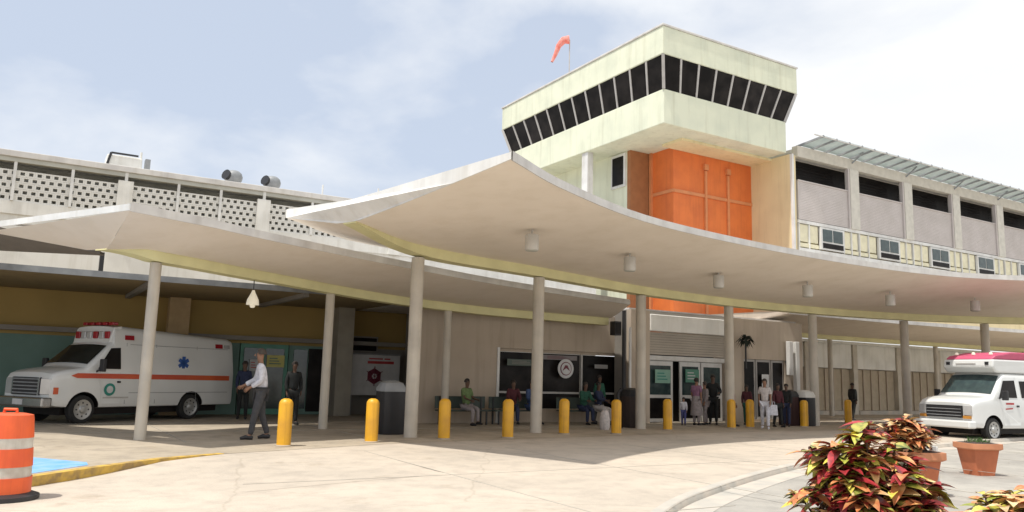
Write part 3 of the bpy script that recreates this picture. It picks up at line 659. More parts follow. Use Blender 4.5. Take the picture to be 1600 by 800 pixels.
MB().box(E2(24.503), E2(26.9), v2 - .1, v2 + .2, 2.5, 4.1).build('wall_above_window', M_taupe, en)
MB().box(E2(24.503), E2(26.9), v2 - .1, v2 + .2, 0, .1).build('wall_below_window', M_taupe, en)
MB().box(E2(26.903), E2(28.0), v2 - .1, v2 + .2, 0, 4.1).build('wall', M_taupe, en)
for k, (a, c) in enumerate(((24.52, 25.2), (25.27, 26.1), (26.17, 26.88))):
    q = MB().box(E2(a), E2(c), v2 - .02, v2 + .04, .1, 2.49).build('door_leaf', M_mull, en); MB().box(E2(a) + .07, E2(c) - .07, v2 - .03, v2 - .023, .2, 2.4).build('pane', M_glass, q)
MB().box(E2(18.9), E2(28.0), v2 + .203, 5.2, 4.103, 4.2).build('roof', M_fgrey, en)
MB().box(E2(27.8), E2(28.0), v2 + .203, 5.2, 0, 4.1).build('side_wall', M_taupe, en)
for u, v_, z0, z1, r_ in ((18.62, 22.3, .55, 3.4, .05),):
    MB().tube([W(u, v_, z0), W(u, v_, z1)], r_, 8).build('downpipe', M_white, en, world=True)
MB().tube([W(18.5, 22.5, 0), W(18.5, 22.5, 4.0)], .07, 8).build('downpipe', M_dark, en, world=True)
# window round sign and posters
rs = thing('round_window_sign', 'round white sign with a dark red mark in the dark shop window', 'sign', W(16.65, 23.48, 1.87), PHI)
o = MB().lathe([(.34, 0), (.34, .02)], 28).build('disc', M_sign, rs); o.matrix_basis = Matrix.Rotation(R(90), 4, 'X')
o = MB().lathe([(.24, 0), (.24, .01)], 24).build('ring', M_maroon, rs); o.matrix_basis = Matrix.Translation((0, -.022, 0)) @ Matrix.Rotation(R(90), 4, 'X')
o = MB().lathe([(.21, 0), (.21, .01)], 24).build('ring_centre', M_sign, rs); o.matrix_basis = Matrix.Translation((0, -.034, 0)) @ Matrix.Rotation(R(90), 4, 'X')
MB().prism([(-.16, -.05, -.08), (0, -.05, .02), (.16, -.05, -.08), (.05, -.05, .12), (-.05, -.05, .12)], (0, .012, 0)).build('mark', M_maroon, rs)
poster(16.428, 2.17, 1.5, .16, (mat('poster_dim', (.22, .20, .2), .6), M_maroon), 'dim banner strip along the top of the dark shop window', 23.52)
poster(18.279, 1.92, .6, .14, (mat('poster_grey', (.3, .3, .3), .6), M_taupe2), 'small grey notice in the right-hand dark shop window', 23.52)
poster(14.901, 1.92, 1.3, .22, (mat('poster_dimgreen', (.10, .13, .11), .6), M_taupe2), 'dull green banner in the left dark shop window', 23.52)
poster(20.6, 1.45, .75, .5, (mat('poster_palegreen', (.25, .45, .36), .6), M_green), 'pale green poster on the left glass entrance door', 22.78)
poster(22.1, 1.5, .7, .5, (mat('poster_green', (.10, .28, .2), .6), M_sign), 'green poster on the middle glass entrance door', 22.78)
poster(26.1, 1.15, .4, .75, (M_sign, M_taupe2), 'white poster in the dark doorway right of the entrance', 22.72)
# hanging black flower basket ornament on the pier
orn = thing('hanging_plant', 'dark spiky hanging plant on the pier beside the glass doors', 'plant', W(24.4, 22.2, 3.05), PHI)
st_ = MB(); st_.tube([(0, 0, -.95), (0, 0, .35)], .035, 6); st_.build('stem', M_dark, orn)
fol = MB()
for k in range(46):
    a = k * 2.4; e = rnd.uniform(-.6, .9); ln = rnd.uniform(.3, .52); d = Vector((math.cos(a) * math.cos(e), math.sin(a) * math.cos(e) * .7, math.sin(e)))
    p = Vector((0, 0, .15)); q = p + d * ln; s_ = d.cross(Vector((0, 0, 1))).normalized() * .06; m_ = p + d * ln * .55 + Vector((0, 0, .05)); bb = len(fol.v)
    fol.v += [p, m_ - s_, q - Vector((0, 0, .12)), m_ + s_]; fol.addf([bb, bb+1, bb+2, bb+3])
fol.build('foliage', mat('dark_leaf', (.02, .03, .02), .8), orn)
# white tubes by the right wall
for i, (u, lab) in enumerate(((27.45, 'left one of two white wall boxes above the trash bins'), (27.85, 'right, longer one of two white wall boxes above the trash bins'))):
    t_ = thing('wall_box', lab, 'fixture', W(u, 22.5), PHI); z0 = (1.9, .95)[i]
    MB().box(-.11, .11, 0, .2, z0, 3.3).build('case', M_white, t_, bevel=.02); MB().box(-.06, .06, .2, .4, 2.4, 2.5).build('bracket', M_dark, t_)
spk = thing('wall_speaker', 'small black box mounted high at the corner of the shop wall', 'speaker', W(18.2, 22.6, 3.1), PHI)
MB().box(-.15, .15, -.15, .15, 0, .5).build('cabinet', M_dark, spk, bevel=.02); MB().box(-.12, .12, -.17, -.153, .05, .45).build('grille', M_black, spk)

# ------------------------------------------------------------------ bollards
bo = thing('bollard', 'bright yellow domed bollard nearest the camera, beside the walking man', 'bollard', (-4.62, 16.96, 0), 0, 'yellow bollards along the walkway')
MB().lathe([(.145, 0), (.145, .86), (.136, .90), (.105, .945), (.05, .97)], 22).build('post', M_bollard, bo, smooth=35)
MB().lathe([(.17, 0), (.17, .02), (.148, .03)], 20).build('base_ring', M_walk, bo)
bl = [(-3.06, 18.45, 'yellow bollard in front of the black bin, left of the thickest column'), (-1.54, 19.9, 'yellow bollard just right of the nearest large column'),
      (.01, 20.85, 'yellow bollard left of the second large column, before the bench'), (1.58, 22.82, 'yellow bollard right of the second large column under the round window sign'),
      (3.12, 23.4, 'yellow bollard left of the third large column'), (5.07, 25.83, 'yellow bollard before the glass doors'), (7.65, 27.86, 'yellow bollard touching the fourth large column'),
      (8.5, 28.56, 'yellow bollard left of the woman in white'), (10.91, 29.96, 'yellow bollard in front of the right-hand trash bins'), (13.96, 33.36, 'rightmost and farthest yellow bollard')]
for i, (x, y, lab) in enumerate(bl): dup(bo, (x, y, 0), i * .7, lab)

# ------------------------------------------------------------------ traffic drum
dm = thing('traffic_drum', 'orange traffic drum with pale reflective bands at the left edge of the photo', 'traffic drum', (-6.30, 10.35, -.13))
prof = [(.30, .02), (.30, .27)], [(.285, .27), (.285, .40)], [(.29, .40), (.275, .62)], [(.265, .62), (.265, .75)], [(.27, .75), (.25, .98), (.24, 1.03), (.15, 1.05)]
for k, pr in enumerate(prof): MB().lathe([(r_ + .02, z + .003) for r_, z in pr], 28).build('reflective_band' if k % 2 else 'drum_section', M_drumw if k % 2 else M_drum, dm, smooth=40)
MB().lathe([(.42, 0), (.42, .05), (.34, .08), (.3, .09)], 28).build('rubber_base', M_dark, dm, smooth=40)
MB().tube([(-.08, 0, 1.05), (-.08, 0, 1.1), (.08, 0, 1.1), (.08, 0, 1.05)], .02, 6).build('handle', M_drum, dm)

# ------------------------------------------------------------------ vehicles
def van(root, P, paint):
    """P: dict with x stations -> (zb, zt, hw); forward +x, left +y"""
    stn = P['st']
    def interp(x, j):
        for (a, *va), (b_, *vb) in zip(stn, stn[1:]):
            if a <= x <= b_: t = (x - a) / (b_ - a) if b_ > a else 0; return va[j] + (vb[j] - va[j]) * t
        return (stn[0] if x < stn[0][0] else stn[-1])[j + 1]
    belt, slope = P['belt'], P['slope']
    def side(x, z): return interp(x, 2) - max(0, z - belt) * slope
    def ring(x):
        zb, zt, hw = interp(x, 0), interp(x, 1), interp(x, 2); r_ = min(.19, (zt - zb) * .16); pts = [(0, zb), (hw * .8, zb), (hw - .03, zb + .03), (hw, zb + .12)]
        zs = zt - r_; n = 8
        for k in range(1, n + 1):
            z = zb + .12 + (zs - zb - .12) * k / n; pts.append((side(x, z), z))
        ys = side(x, zs)
        for k in range(1, 5):
            a = k / 5 * math.pi / 2; pts.append((ys - r_ * (1 - math.cos(a)), zs + r_ * math.sin(a)))
        pts += [(ys - r_, zt), ((ys - r_) * .6, zt + .025), ((ys - r_) * .3, zt + .033), (0, zt + .035)]
        full = pts + [(-y, z) for y, z in pts[-2:0:-1]]
        return [Vector((x, y, z)) for y, z in full]
    xs = sorted(set([s[0] for s in stn] + [stn[0][0] + (stn[-1][0] - stn[0][0]) * k / 46 for k in range(47)]))
    b = MB(); rings = [ring(x) for x in xs]; n = len(rings[0])
    for r_ in rings: b.v += r_
    for i in range(len(rings) - 1):
        for k in range(n): b.addf([i*n+k, i*n+(k+1) % n, (i+1)*n+(k+1) % n, (i+1)*n+k])
    b.addf(list(range(n))); b.addf([(len(rings)-1)*n+k for k in range(n)][::-1])
    body = b.build('body', [paint, M_black], root)
    # wheel arches
    cm = MB().m(1)
    for wx in P['axles']:
        for s in (-1, 1): cm.tube([(wx, s * .62, P['wr']), (wx, s * 1.3, P['wr'])], P['wr'] + .09, 28)
    cutter = cm.build('cutter', [paint, M_black], root)
    md = body.modifiers.new('b', 'BOOLEAN'); md.object = cutter; md.operation = 'DIFFERENCE'; md.solver = 'EXACT'
    dg = bpy.context.evaluated_depsgraph_get(); me = bpy.data.meshes.new_from_object(body.evaluated_get(dg)); body.modifiers.clear(); body.data = me
    bpy.data.objects.remove(cutter); me.shade_smooth(); me.set_sharp_from_angle(angle=R(28))
    for wx in P['axles']:
        for s in (-1, 1):
            yo = s * (interp(wx, 2) - .13); r_ = P['wr']
            w = MB(); pr = [(r_ - .13, -.11), (r_ - .03, -.115), (r_, -.08), (r_, .08), (r_ - .03, .115), (r_ - .13, .11)]
            w.lathe(pr, 30); w.v = [Vector((v.x, v.z, v.y)) for v in w.v]
            o = w.build('wheel', M_tyre, root, smooth=35); o.location = (wx, yo, r_)
            rm = MB(); rm.lathe([(r_ - .14, .10), (r_ - .115, .128), (r_ - .14, .125), (r_ - .18, .112), (.10, .118), (.08, .15), (.03, .155)], 24)
            rm.v = [Vector((v.x, v.z * s, v.y)) for v in rm.v]; rm.build('rim', M_rim, o, smooth=35)
            hb = MB()
            for k in range(8): a = k * math.pi / 4; hb.tube([((r_ - .2) * math.cos(a), s * .112, (r_ - .2) * math.sin(a)), ((r_ - .2) * math.cos(a), s * .122, (r_ - .2) * math.sin(a))], .022, 8)
            hb.build('wheel_hole', M_dark, o)
    def sidepatch(name, poly, m, parent=root, off=.008, th=.008, s=1):
        return MB().prism([(x, s * (side(x, z) + off), z) for x, z in poly], (0, s * th, 0)).build(name, m, parent)
    def toppatch(name, x0, x1, yf, m, off=.012, n=6, parent=root):
        rows = []
        for i in range(n + 1):
            x = x0 + (x1 - x0) * i / n; zt = interp(x, 1); hw = side(x, zt - .1) - yf; rows.append([(x + off * .6, hw * k, zt + .035 * (1 - k * k) + off) for k in (-1, -.75, -.5, -.25, 0, .25, .5, .75, 1)])
        return MB().grid(rows).build(name, m, parent, smooth=60)
    return side, interp, sidepatch, toppatch

def heading(dx, dy): return math.atan2(dy, dx)
# ambulance
h = Vector((-.45, -.893)).normalized(); lft = Vector((-h.y, h.x))
fw = Vector((-11.42, 21.75)); AX = 1.85
org = fw - lft * (-1) * -1 * .0 - lft * .87 - h * AX       # near wheel is the left-hand one
# left side faces the camera: origin lies one half width to the right of the near wheel
am = thing('ambulance', 'white ambulance van with an orange stripe and red roof lights parked in the left bay', 'ambulance', (org.x, org.y, .0), heading(h.x, h.y))
PA = dict(st=[(-3.42, .42, 2.40, .93), (-3.36, .40, 2.46, .98), (-3.2, .40, 2.50, 1.0), (.75, .40, 2.66, 1.0), (.98, .40, 2.62, 1.0), (1.02, .40, 2.2, 1.0), (1.12, .40, 2.14, 1.0), (1.80, .40, 1.53, 1.0),
              (1.86, .40, 1.48, 1.0), (2.3, .42, 1.42, .99), (2.58, .44, 1.36, .97), (2.72, .46, 1.30, .95), (2.78, .5, 1.2, .93)],
          belt=1.42, slope=.15, axles=(AX, AX - 3.57), wr=.375)
side, itp, sp, tp = van(am, PA, M_van)
tp('windshield', 1.18, 1.76, .12, mat('windshield_glass', (.012, .016, .016), .08, (.03, .035, .035), 3, spec=.5))
door = sp('door', [(.75, .52), (1.34, .52), (1.40, 1.0), (1.62, 1.46), (1.12, 2.08), (.75, 2.1)], M_van, off=.003, th=.004)
sp('door_window', [(.82, 1.46), (1.52, 1.46), (1.12, 2.03), (.82, 2.05)], M_glass, off=.009)
MB().box(.8, .9, side(.8, 1.12) + .01, side(.8, 1.12) + .035, 1.08, 1.13).build('door_handle', M_dark, am)
sp('stripe', [(-3.18, 1.17), (2.1, 1.20), (2.28, 1.26), (2.1, 1.33), (-3.18, 1.32)], M_stripe, off=.010, th=.005)
sp('stripe', [(-3.18, 1.17), (2.1, 1.20), (2.28, 1.26), (2.1, 1.33), (-3.18, 1.32)], M_stripe, off=.010, th=.005, s=-1)
for z in (.8, 2.15): sp('trim_line', [(-3.15, z), (.5, z), (.5, z + .015), (-3.15, z + .015)], M_grey, off=.004, th=.005)
for x in (-1.9, -.4, .6): sp('panel_seam', [(x, .5), (x + .015, .5), (x + .015, 2.2), (x, 2.2)], M_grey, off=.004, th=.004)
em = MB()
for k in range(3):
    a = k * math.pi / 3 + math.pi / 2; c = Vector((-1.35, side(-1.35, 1.68) + .018, 1.68)); d = Vector((math.cos(a) * .2, 0, math.sin(a) * .2)); em.bar(c - d, c + d, .012, .11)
em.build('star_emblem', M_starblue, am)
for k in range(3): pass
o = MB().lathe([(.17, 0), (.17, .012)], 20).build('door_emblem', M_green, am); o.matrix_basis = Matrix.Translation((1.12, 1.018, .90)) @ Matrix.Rotation(R(-90), 4, 'X')
o2 = MB().lathe([(.10, .013), (.10, .018)], 16).build('emblem_centre', M_sign, o)
sp('small_lettering', [(.5, .66), (1.3, .66), (1.3, .7), (.5, .7)], M_mull, off=.01, th=.003)
# front
gr = MB().box(2.755, 2.83, -.56, .56, .74, 1.2).build('grille', M_dark, am)
for k in range(5): MB().box(2.83, 2.85, -.52, .52, .78 + k * .09, .81 + k * .09).build('grille_bar', M_grey, gr)
for y in (-.56, .52): MB().box(2.831, 2.85, y, y + .04, .74, 1.2).build('grille_bar', M_chrome, gr)
for s in (-1, 1):
    MB().prism([(2.74, s * .58, .76), (2.70, s * .93, .76), (2.70, s * .93, 1.18), (2.74, s * .58, 1.18)], (.085, 0, 0)).build('headlight', M_lamp, am, bevel=.02)
    MB().box(2.58, 2.70, s * .955 - .03, s * .955 + .03, .78, .95).build('turn_lamp', M_stripe, am)
MB().box(2.72, 3.0, -.99, .99, .44, .70).build('bumper', M_chrome, am, bevel=.04)
MB().box(3.003, 3.012, -.2, .2, .5, .64).build('number_plate', M_sign, am)
for s in (-1, 1):
    m_ = MB().bar((1.55, s * 1.0, 1.38), (1.6, s * 1.2, 1.45), .04).build('mirror_arm', M_dark, am); MB().box(1.5, 1.6, min(s*1.14, s*1.32), max(s*1.14, s*1.32), 1.38, 1.72).build('mirror', M_dark, m_, bevel=.02)
cap = MB(); cap.prism([(.75, -.78, 2.2), (1.08, -.78, 2.18), (.98, -.74, 2.62), (.75, -.74, 2.66)], (0, 1.54, 0)); cap.build('light_cap', M_van, am, bevel=.02)
for k, (y, m_) in enumerate(((-.62, M_redlens), (-.38, M_lamp), (-.13, M_lamp), (.13, M_redlens), (.38, M_lamp), (.62, M_redlens))):
    MB().box(1.03, 1.09, y - .09, y + .09, 2.30, 2.5).build('front_light', m_, am, bevel=.015)
for k in range(5): MB().box(.78, .96, -.62 + k * .28, -.44 + k * .28, 2.685, 2.77).build('beacon', M_redlens, am, bevel=.02)
for x, z in ((.4, 2.28), (-2.9, 2.18)): sp('side_light', [(x, z), (x + .28, z), (x + .28, z + .13), (x, z + .13)], M_redlens, off=.01, th=.03)
sp('side_light', [(-3.20, 2.18), (-2.98, 2.18), (-2.98, 2.30), (-3.20, 2.30)], M_lamp, off=.01, th=.025)
MB().box(-3.0, 2.3, -.7, .7, .22, .41).build('underbody', M_black, am)

# shuttle van
h2 = Vector((-.9, -.43)).normalized(); l2 = Vector((-h2.y, h2.x)); fw2 = Vector((15.35, 25.9)); AX2 = 1.7
og2 = fw2 - l2 * .87 - h2 * AX2
sh = thing('shuttle_van', 'white shuttle van with a raised pink roof at the right edge of the photo', 'van', (og2.x, og2.y, -.09), heading(h2.x, h2.y))
PB = dict(st=[(-3.3, .40, 2.1, .95), (-3.2, .38, 2.16, 1.0), (.9, .38, 2.18, 1.0), (1.0, .38, 2.12, 1.0), (1.58, .38, 1.50, 1.0), (1.66, .38, 1.42, 1.0), (2.25, .4, 1.34, .98), (2.52, .42, 1.26, .96), (2.62, .45, 1.16, .94)],
          belt=1.25, slope=.13, axles=(AX2, AX2 - 3.43), wr=.37)
side, itp, sp, tp = van(sh, PB, M_van)
tp('windshield', 1.05, 1.6, .1, M_glass2)
sp('door', [(.35, .5), (1.2, .5), (1.25, 1.0), (1.5, 1.35), (1.02, 2.02), (.35, 2.04)], M_van, off=.003, th=.004)
sp('door_window', [(.45, 1.38), (1.36, 1.38), (1.02, 1.92), (.45, 1.94)], M_glass, off=.009)
sp('side_window', [(-2.8, 1.38), (.2, 1.38), (.2, 1.92), (-2.8, 1.92)], M_glass, off=.009)
MB().box(.42, .52, side(.42, 1.12) + .01, side(.42, 1.12) + .04, 1.08, 1.14).build('door_handle', M_dark, sh)
lg = MB()
for k in range(3): a = -.5 + k * .5; pass
sp('door_lettering', [(.65, 1.16), (1.05, 1.16), (1.05, 1.22), (.65, 1.22)], M_red, off=.01, th=.003)
sp('door_lettering', [(.72, 1.02), (1.08, 1.0), (1.08, 1.04), (.72, 1.06)], M_red, off=.01, th=.003)
rb_ = MB(); rb_.prism([(-3.15, -.88, 2.17), (1.22, -.88, 2.17), (1.42, -.88, 2.36), (1.38, -.86, 2.60), (-3.15, -.86, 2.62)], (0, 1.76, 0)); rb_.build('raised_roof', M_van, sh, bevel=.05)
rb_ = MB(); rb_.prism([(-3.15, -.84, 2.623), (1.36, -.84, 2.603), (1.2, -.8, 2.72), (.4, -.78, 2.86), (-3.15, -.78, 2.88)], (0, 1.66, 0)); rb_.build('pink_roof', M_pink, sh, bevel=.05)
for y in (-.6, 0, .6): MB().lathe([(.06, 0), (.05, .06), (.02, .08)], 10, (1.05, y, 2.77)).build('marker_lamp', M_hose, sh)
for s in (-1, 1): MB().box(1.39, 1.43, s * .68 - .06, s * .68 + .06, 2.42, 2.52).build('roof_lamp', M_dark, sh)
MB().box(1.40, 1.425, -.4, .3, 2.44, 2.48).build('roof_lettering', M_mull, sh)
gr = MB().box(2.62, 2.70, -.62, .62, .72, 1.10).build('grille', M_dark, sh)
for k in range(3): MB().box(2.70, 2.72, -.6, .6, .78 + k * .1, .80 + k * .1).build('grille_bar', M_grey, gr)
for s in (-1, 1):
    MB().prism([(2.58, s * .66, .82), (2.55, s * .93, .82), (2.55, s * .93, 1.10), (2.58, s * .66, 1.10)], (.085, 0, 0)).build('headlight', M_lamp, sh)
    MB().box(2.56, 2.66, min(s * .63, s * .9), max(s * .63, s * .9), .70, .79).build('turn_lamp', mat('amber', (.55, .25, .05), .3), sh)
    m_ = MB().bar((1.35, s * .98, 1.35), (1.4, s * 1.16, 1.42), .04).build('mirror_arm', M_dark, sh); MB().box(1.3, 1.4, min(s*1.1, s*1.28), max(s*1.1, s*1.28), 1.3, 1.6).build('mirror', M_dark, m_, bevel=.02)
MB().box(2.5, 2.86, -.98, .98, .40, .64).build('bumper', M_van, sh, bevel=.05)
MB().box(-3.0, 2.3, -.7, .7, .22, .39).build('underbody', M_black, sh)

# ------------------------------------------------------------------ people
def skin_mesh(nodes, edges, sub=1):
    """nodes: name -> (pos, radius); returns evaluated mesh"""
    names = list(nodes); idx = {n: i for i, n in enumerate(names)}
    me = bpy.data.meshes.new('skin_src'); me.from_pydata([tuple(nodes[n][0]) for n in names], [(idx[a], idx[b_]) for a, b_ in edges], [])
    o = bpy.data.objects.new('skin_src', me); COL.objects.link(o)
    md = o.modifiers.new('s', 'SKIN'); md.use_smooth_shade = True
    ms = o.modifiers.new('d', 'SUBSURF'); ms.levels = sub; ms.render_levels = sub
    for i, n in enumerate(names):
        r_ = nodes[n][1]; me.skin_vertices[0].data[i].radius = (r_, r_) if not isinstance(r_, tuple) else r_
        me.skin_vertices[0].data[i].use_root = (i == 0)
    dg = bpy.context.evaluated_depsgraph_get(); dg.update()
    out_ = bpy.data.meshes.new_from_object(o.evaluated_get(dg)); bpy.data.objects.remove(o); out_.shade_smooth(); return out_
def person(label, loc, rz, h=1.72, legs=((8, 4), (-8, 4)), arms=((5, 15), (-5, 15)), lean=0, sit=False, skin=SKIN, hair=HAIR, shirt=None, trous=None, shoes=M_dark,
           sleeves='long', skirt=None, group=None, longhair=False, girth=1., detail=False, apart=6):
    root = thing('person', label, 'person', loc, rz, group); k = h / 1.75
    S = lambda x: math.sin(R(x)); Cc = lambda x: math.cos(R(x))
    J = {}
    hipz = .93
    J['pelvis'] = Vector((0, 0, hipz)); ln = lambda d, dz: Vector((0, d * S(lean) * 1, d * Cc(lean))) 
    J['waist'] = J['pelvis'] + ln(.17, 0); J['chest'] = J['pelvis'] + ln(.38, 0); J['neck'] = J['pelvis'] + ln(.55, 0)
    J['jaw'] = J['neck'] + Vector((0, .02, .085)); J['head'] = J['jaw'] + Vector((0, .005, .095)); J['crown'] = J['head'] + Vector((0, -.008, .06))
    for s, n in ((-1, 'r'), (1, 'l')):
        a, b_ = legs[0 if s < 0 else 1]; hip = J['pelvis'] + Vector((s * .085, 0, -.05)); J['hip' + n] = hip
        kn = hip + Vector((s * .01 * apart / 3, .42 * S(a), -.42 * Cc(a))); J['knee' + n] = kn
        an = kn + Vector((s * .004 * apart / 3, .41 * S(a - b_), -.41 * Cc(a - b_))); J['ank' + n] = an
        J['toe' + n] = an + Vector((s * .02, .15 * Cc(max(0, b_ - a)) if not sit else .15, -.045 - .1 * S(max(0, b_ - a - 12)) if not sit else -.045))
        sh_ = J['neck'] + Vector((s * .165, -.005, -.06)); J['sh' + n] = sh_
        a, b_, *o_ = arms[0 if s < 0 else 1]; o_ = o_[0] if o_ else 8
        el = sh_ + Vector((s * .28 * S(o_), .28 * S(a) * Cc(o_), -.28 * Cc(a) * Cc(o_))); J['el' + n] = el
        w_ = el + Vector((-s * .05 * S(b_), .25 * S(a + b_), -.25 * Cc(a + b_))); J['wr' + n] = w_
        d = (w_ - el).normalized(); J['palm' + n] = w_ + d * .07
        x = Vector((s, 0, 0)); up = d.cross(x).normalized()
        for f in range(4):
            off = up * ((f - 1.5) * .021); J[f'f{f}a' + n] = J['palm' + n] + d * .035 + off; J[f'f{f}b' + n] = J['palm' + n] + d * (.085 - .012 * abs(f - 1.3)) + off - x * .022
        J['tha' + n] = w_ + d * .04 + up * .035; J['thb' + n] = w_ + d * .085 + up * .055 - x * .01
    low = min(J['ankr'].z, J['ankl'].z); lift = .085 - low
    for n in J: J[n] = (J[n] + Vector((0, 0, lift))) * k
    rad = dict(pelvis=.12, waist=.11, chest=.125, neck=.052, jaw=.062, head=.088, crown=.062)
    for n in 'rl': rad.update({'hip' + n: .085, 'knee' + n: .055, 'ank' + n: .036, 'toe' + n: .03, 'sh' + n: .055, 'el' + n: .04, 'wr' + n: .026, 'palm' + n: .03})
    for n in 'rl':
        for f in range(4): rad[f'f{f}a' + n] = .0095; rad[f'f{f}b' + n] = .007
        rad['tha' + n] = .011; rad['thb' + n] = .009
    E1 = [('pelvis', 'waist'), ('waist', 'chest'), ('chest', 'neck'), ('neck', 'jaw'), ('jaw', 'head'), ('head', 'crown')]
    for n in 'rl':
        E1 += [('pelvis', 'hip' + n), ('hip' + n, 'knee' + n), ('knee' + n, 'ank' + n), ('ank' + n, 'toe' + n), ('chest', 'sh' + n), ('sh' + n, 'el' + n), ('el' + n, 'wr' + n), ('wr' + n, 'palm' + n), ('wr' + n, 'tha' + n), ('tha' + n, 'thb' + n)]
        for f in range(4): E1 += [('palm' + n, f'f{f}a' + n), (f'f{f}a' + n, f'f{f}b' + n)]
    def sub(names, extra=0., mul=None, ed=E1):
        mul = mul or {}
        return {n: (J[n], (rad[n] * mul.get(n, 1) * (girth if n in ('pelvis', 'waist', 'chest') else 1) + extra) * k) for n in names}, [e for e in ed if e[0] in names and e[1] in names]
    def put(name, me, m, parent=root):
        me.materials.clear(); me.materials.append(m); o = bpy.data.objects.new(name, me); COL.objects.link(o); o.parent = parent; return o
    nd, ed = sub([n for n in J], 0, {'pelvis': .8, 'waist': .75, 'chest': .85}); put('body', skin_mesh(nd, ed, 1), skin)
    st = ['chest', 'pelvis', 'waist', 'neck'] + ['sh' + n for n in 'rl'] + ['el' + n for n in 'rl'] + (['wr' + n for n in 'rl'] if sleeves == 'long' else [])
    nd, ed = sub(st, .024, {'neck': .8, 'wrr': 1.1, 'wrl': 1.1}); nd['neck'] = (J['neck'] - Vector((0, 0, .045)) * k, nd['neck'][1])
    for n in 'rl':
        if sleeves == 'long': nd['wr' + n] = (J['el' + n].lerp(J['wr' + n], .93), nd['wr' + n][1])
        else: nd['el' + n] = (J['sh' + n].lerp(J['el' + n], .8), .055 * k)
    sm = skin_mesh(nd, ed, 2); put('shirt', sm, shirt)
    tn = ['pelvis'] + [a + n for n in 'rl' for a in ('hip', 'knee', 'ank')]
    nd, ed = sub(tn, .02, {'pelvis': .98}); put('trousers' if not skirt else 'leggings', skin_mesh(nd, ed, 2), trous)
    if skirt:
        w = MB(); w.lathe([(.15 * k, J['waist'].z - .02), (.19 * k, J['pelvis'].z - .05), (.23 * k, J['kneel'].z + .05), (.24 * k, J['kneel'].z - .12 * k)], 18); w.build('skirt', skirt, root, smooth=50)
    for n in 'rl':
        a, t = J['ank' + n], J['toe' + n]; d = (t - a); f_ = MB()
        f_.tube([a + Vector((0, -.055 * k, -.05 * k)), a + Vector((0, 0, -.04 * k)), a + d * .6 + Vector((0, 0, -.008)), t + Vector((0, .04 * k, -.012 * k))], [.035 * k, .048 * k, .045 * k, .026 * k], 10)
        f_.build('shoe', shoes, root, smooth=60)
    hd = J['head']; hb = MB(); n1, n2 = 10, 14; rows = []
    for i in range(n1 + 1):
        th = math.pi * (.02 + (.66 if longhair else .54) * i / n1); rows.append([(hd.x + .098 * k * math.sin(th) * math.cos(2*math.pi*j/n2), hd.y - .018 * k + .104 * k * math.sin(th) * math.sin(2*math.pi*j/n2) * (1 if math.sin(2*math.pi*j/n2) < .2 or i < n1 * .55 else .7), hd.z + .022 * k + .108 * k * math.cos(th)) for j in range(n2 + 1)])
    hb.grid(rows); ho = hb.build('hair', hair, root, smooth=80)
    if detail:
        for s in (-1, 1):
            MB().lathe([(.004, -.012), (.018, 0), (.004, .012)], 8, (hd.x + s * .094 * k, hd.y, hd.z - .01)).build('ear', skin, root, smooth=60)
            MB().lathe([(.003, -.008), (.009, 0), (.003, .008)], 8, (hd.x + s * .034 * k, hd.y + .085 * k, hd.z + .012)).build('eye', M_dark, root, smooth=60)
        MB().tube([(hd.x, hd.y + .082 * k, hd.z + .02), (hd.x, hd.y + .108 * k, hd.z - .025), (hd.x, hd.y + .085 * k, hd.z - .035)], [.008, .016, .01], 8).build('nose', skin, root, smooth=60)
        MB().box(-.13 * k, .13 * k, J['pelvis'].y - .0, J['pelvis'].y + .001, 0, .001)
        MB().lathe([(.148 * k * girth, J['pelvis'].z + .05), (.148 * k * girth, J['pelvis'].z + .09)], 18, (J['pelvis'].x, J['pelvis'].y, 0)).build('belt', M_dark, root, smooth=40)
    return root, J
face = lambda dx, dy: math.atan2(-dx, dy)   # rotation that turns local +y to the direction
white = cloth('white', (.70, .70, .76)); charcoal = cloth('charcoal', (.075, .075, .08)); navy = cloth('navy', (.03, .04, .09)); black = cloth('black', (.02, .022, .022))
pink = cloth('mauve', (.30, .15, .24)); greyl = cloth('light_grey', (.33, .29, .29)); green = cloth('lime', (.17, .25, .10)); dgreen = cloth('dark_green', (.03, .12, .08)); blue = cloth('blue', (.06, .10, .22)); wine = cloth('wine', (.09, .022, .03)); cream = cloth('off_white', (.62, .57, .55)); rose = cloth('rose', (.4, .17, .2))
person('man in a white long-sleeved shirt and charcoal trousers walking left past the first bollard', (-5.60, 18.4, 0), face(-1, -.35), h=1.97, legs=((13, 5), (-7, 12)), arms=((-6, 62, 6), (14, 48, 14)), lean=4, shirt=white, trous=charcoal, hair=HAIR_G, detail=True, girth=1.05)
person('person in a dark jacket standing behind the walking man near the green doors', (-6.25, 23.6, 0), face(.6, -1), h=1.75, shirt=black, trous=black, skin=SKIN_D, legs=((3, 3), (-2, 3)), girth=1.1)
person('person in dark clothes standing at the green doors left of the walking man', (-8.35, 25.6, 0), face(.3, -1), h=1.74, shirt=navy, trous=black, skin=SKIN_D, legs=((2, 3), (-3, 3)))
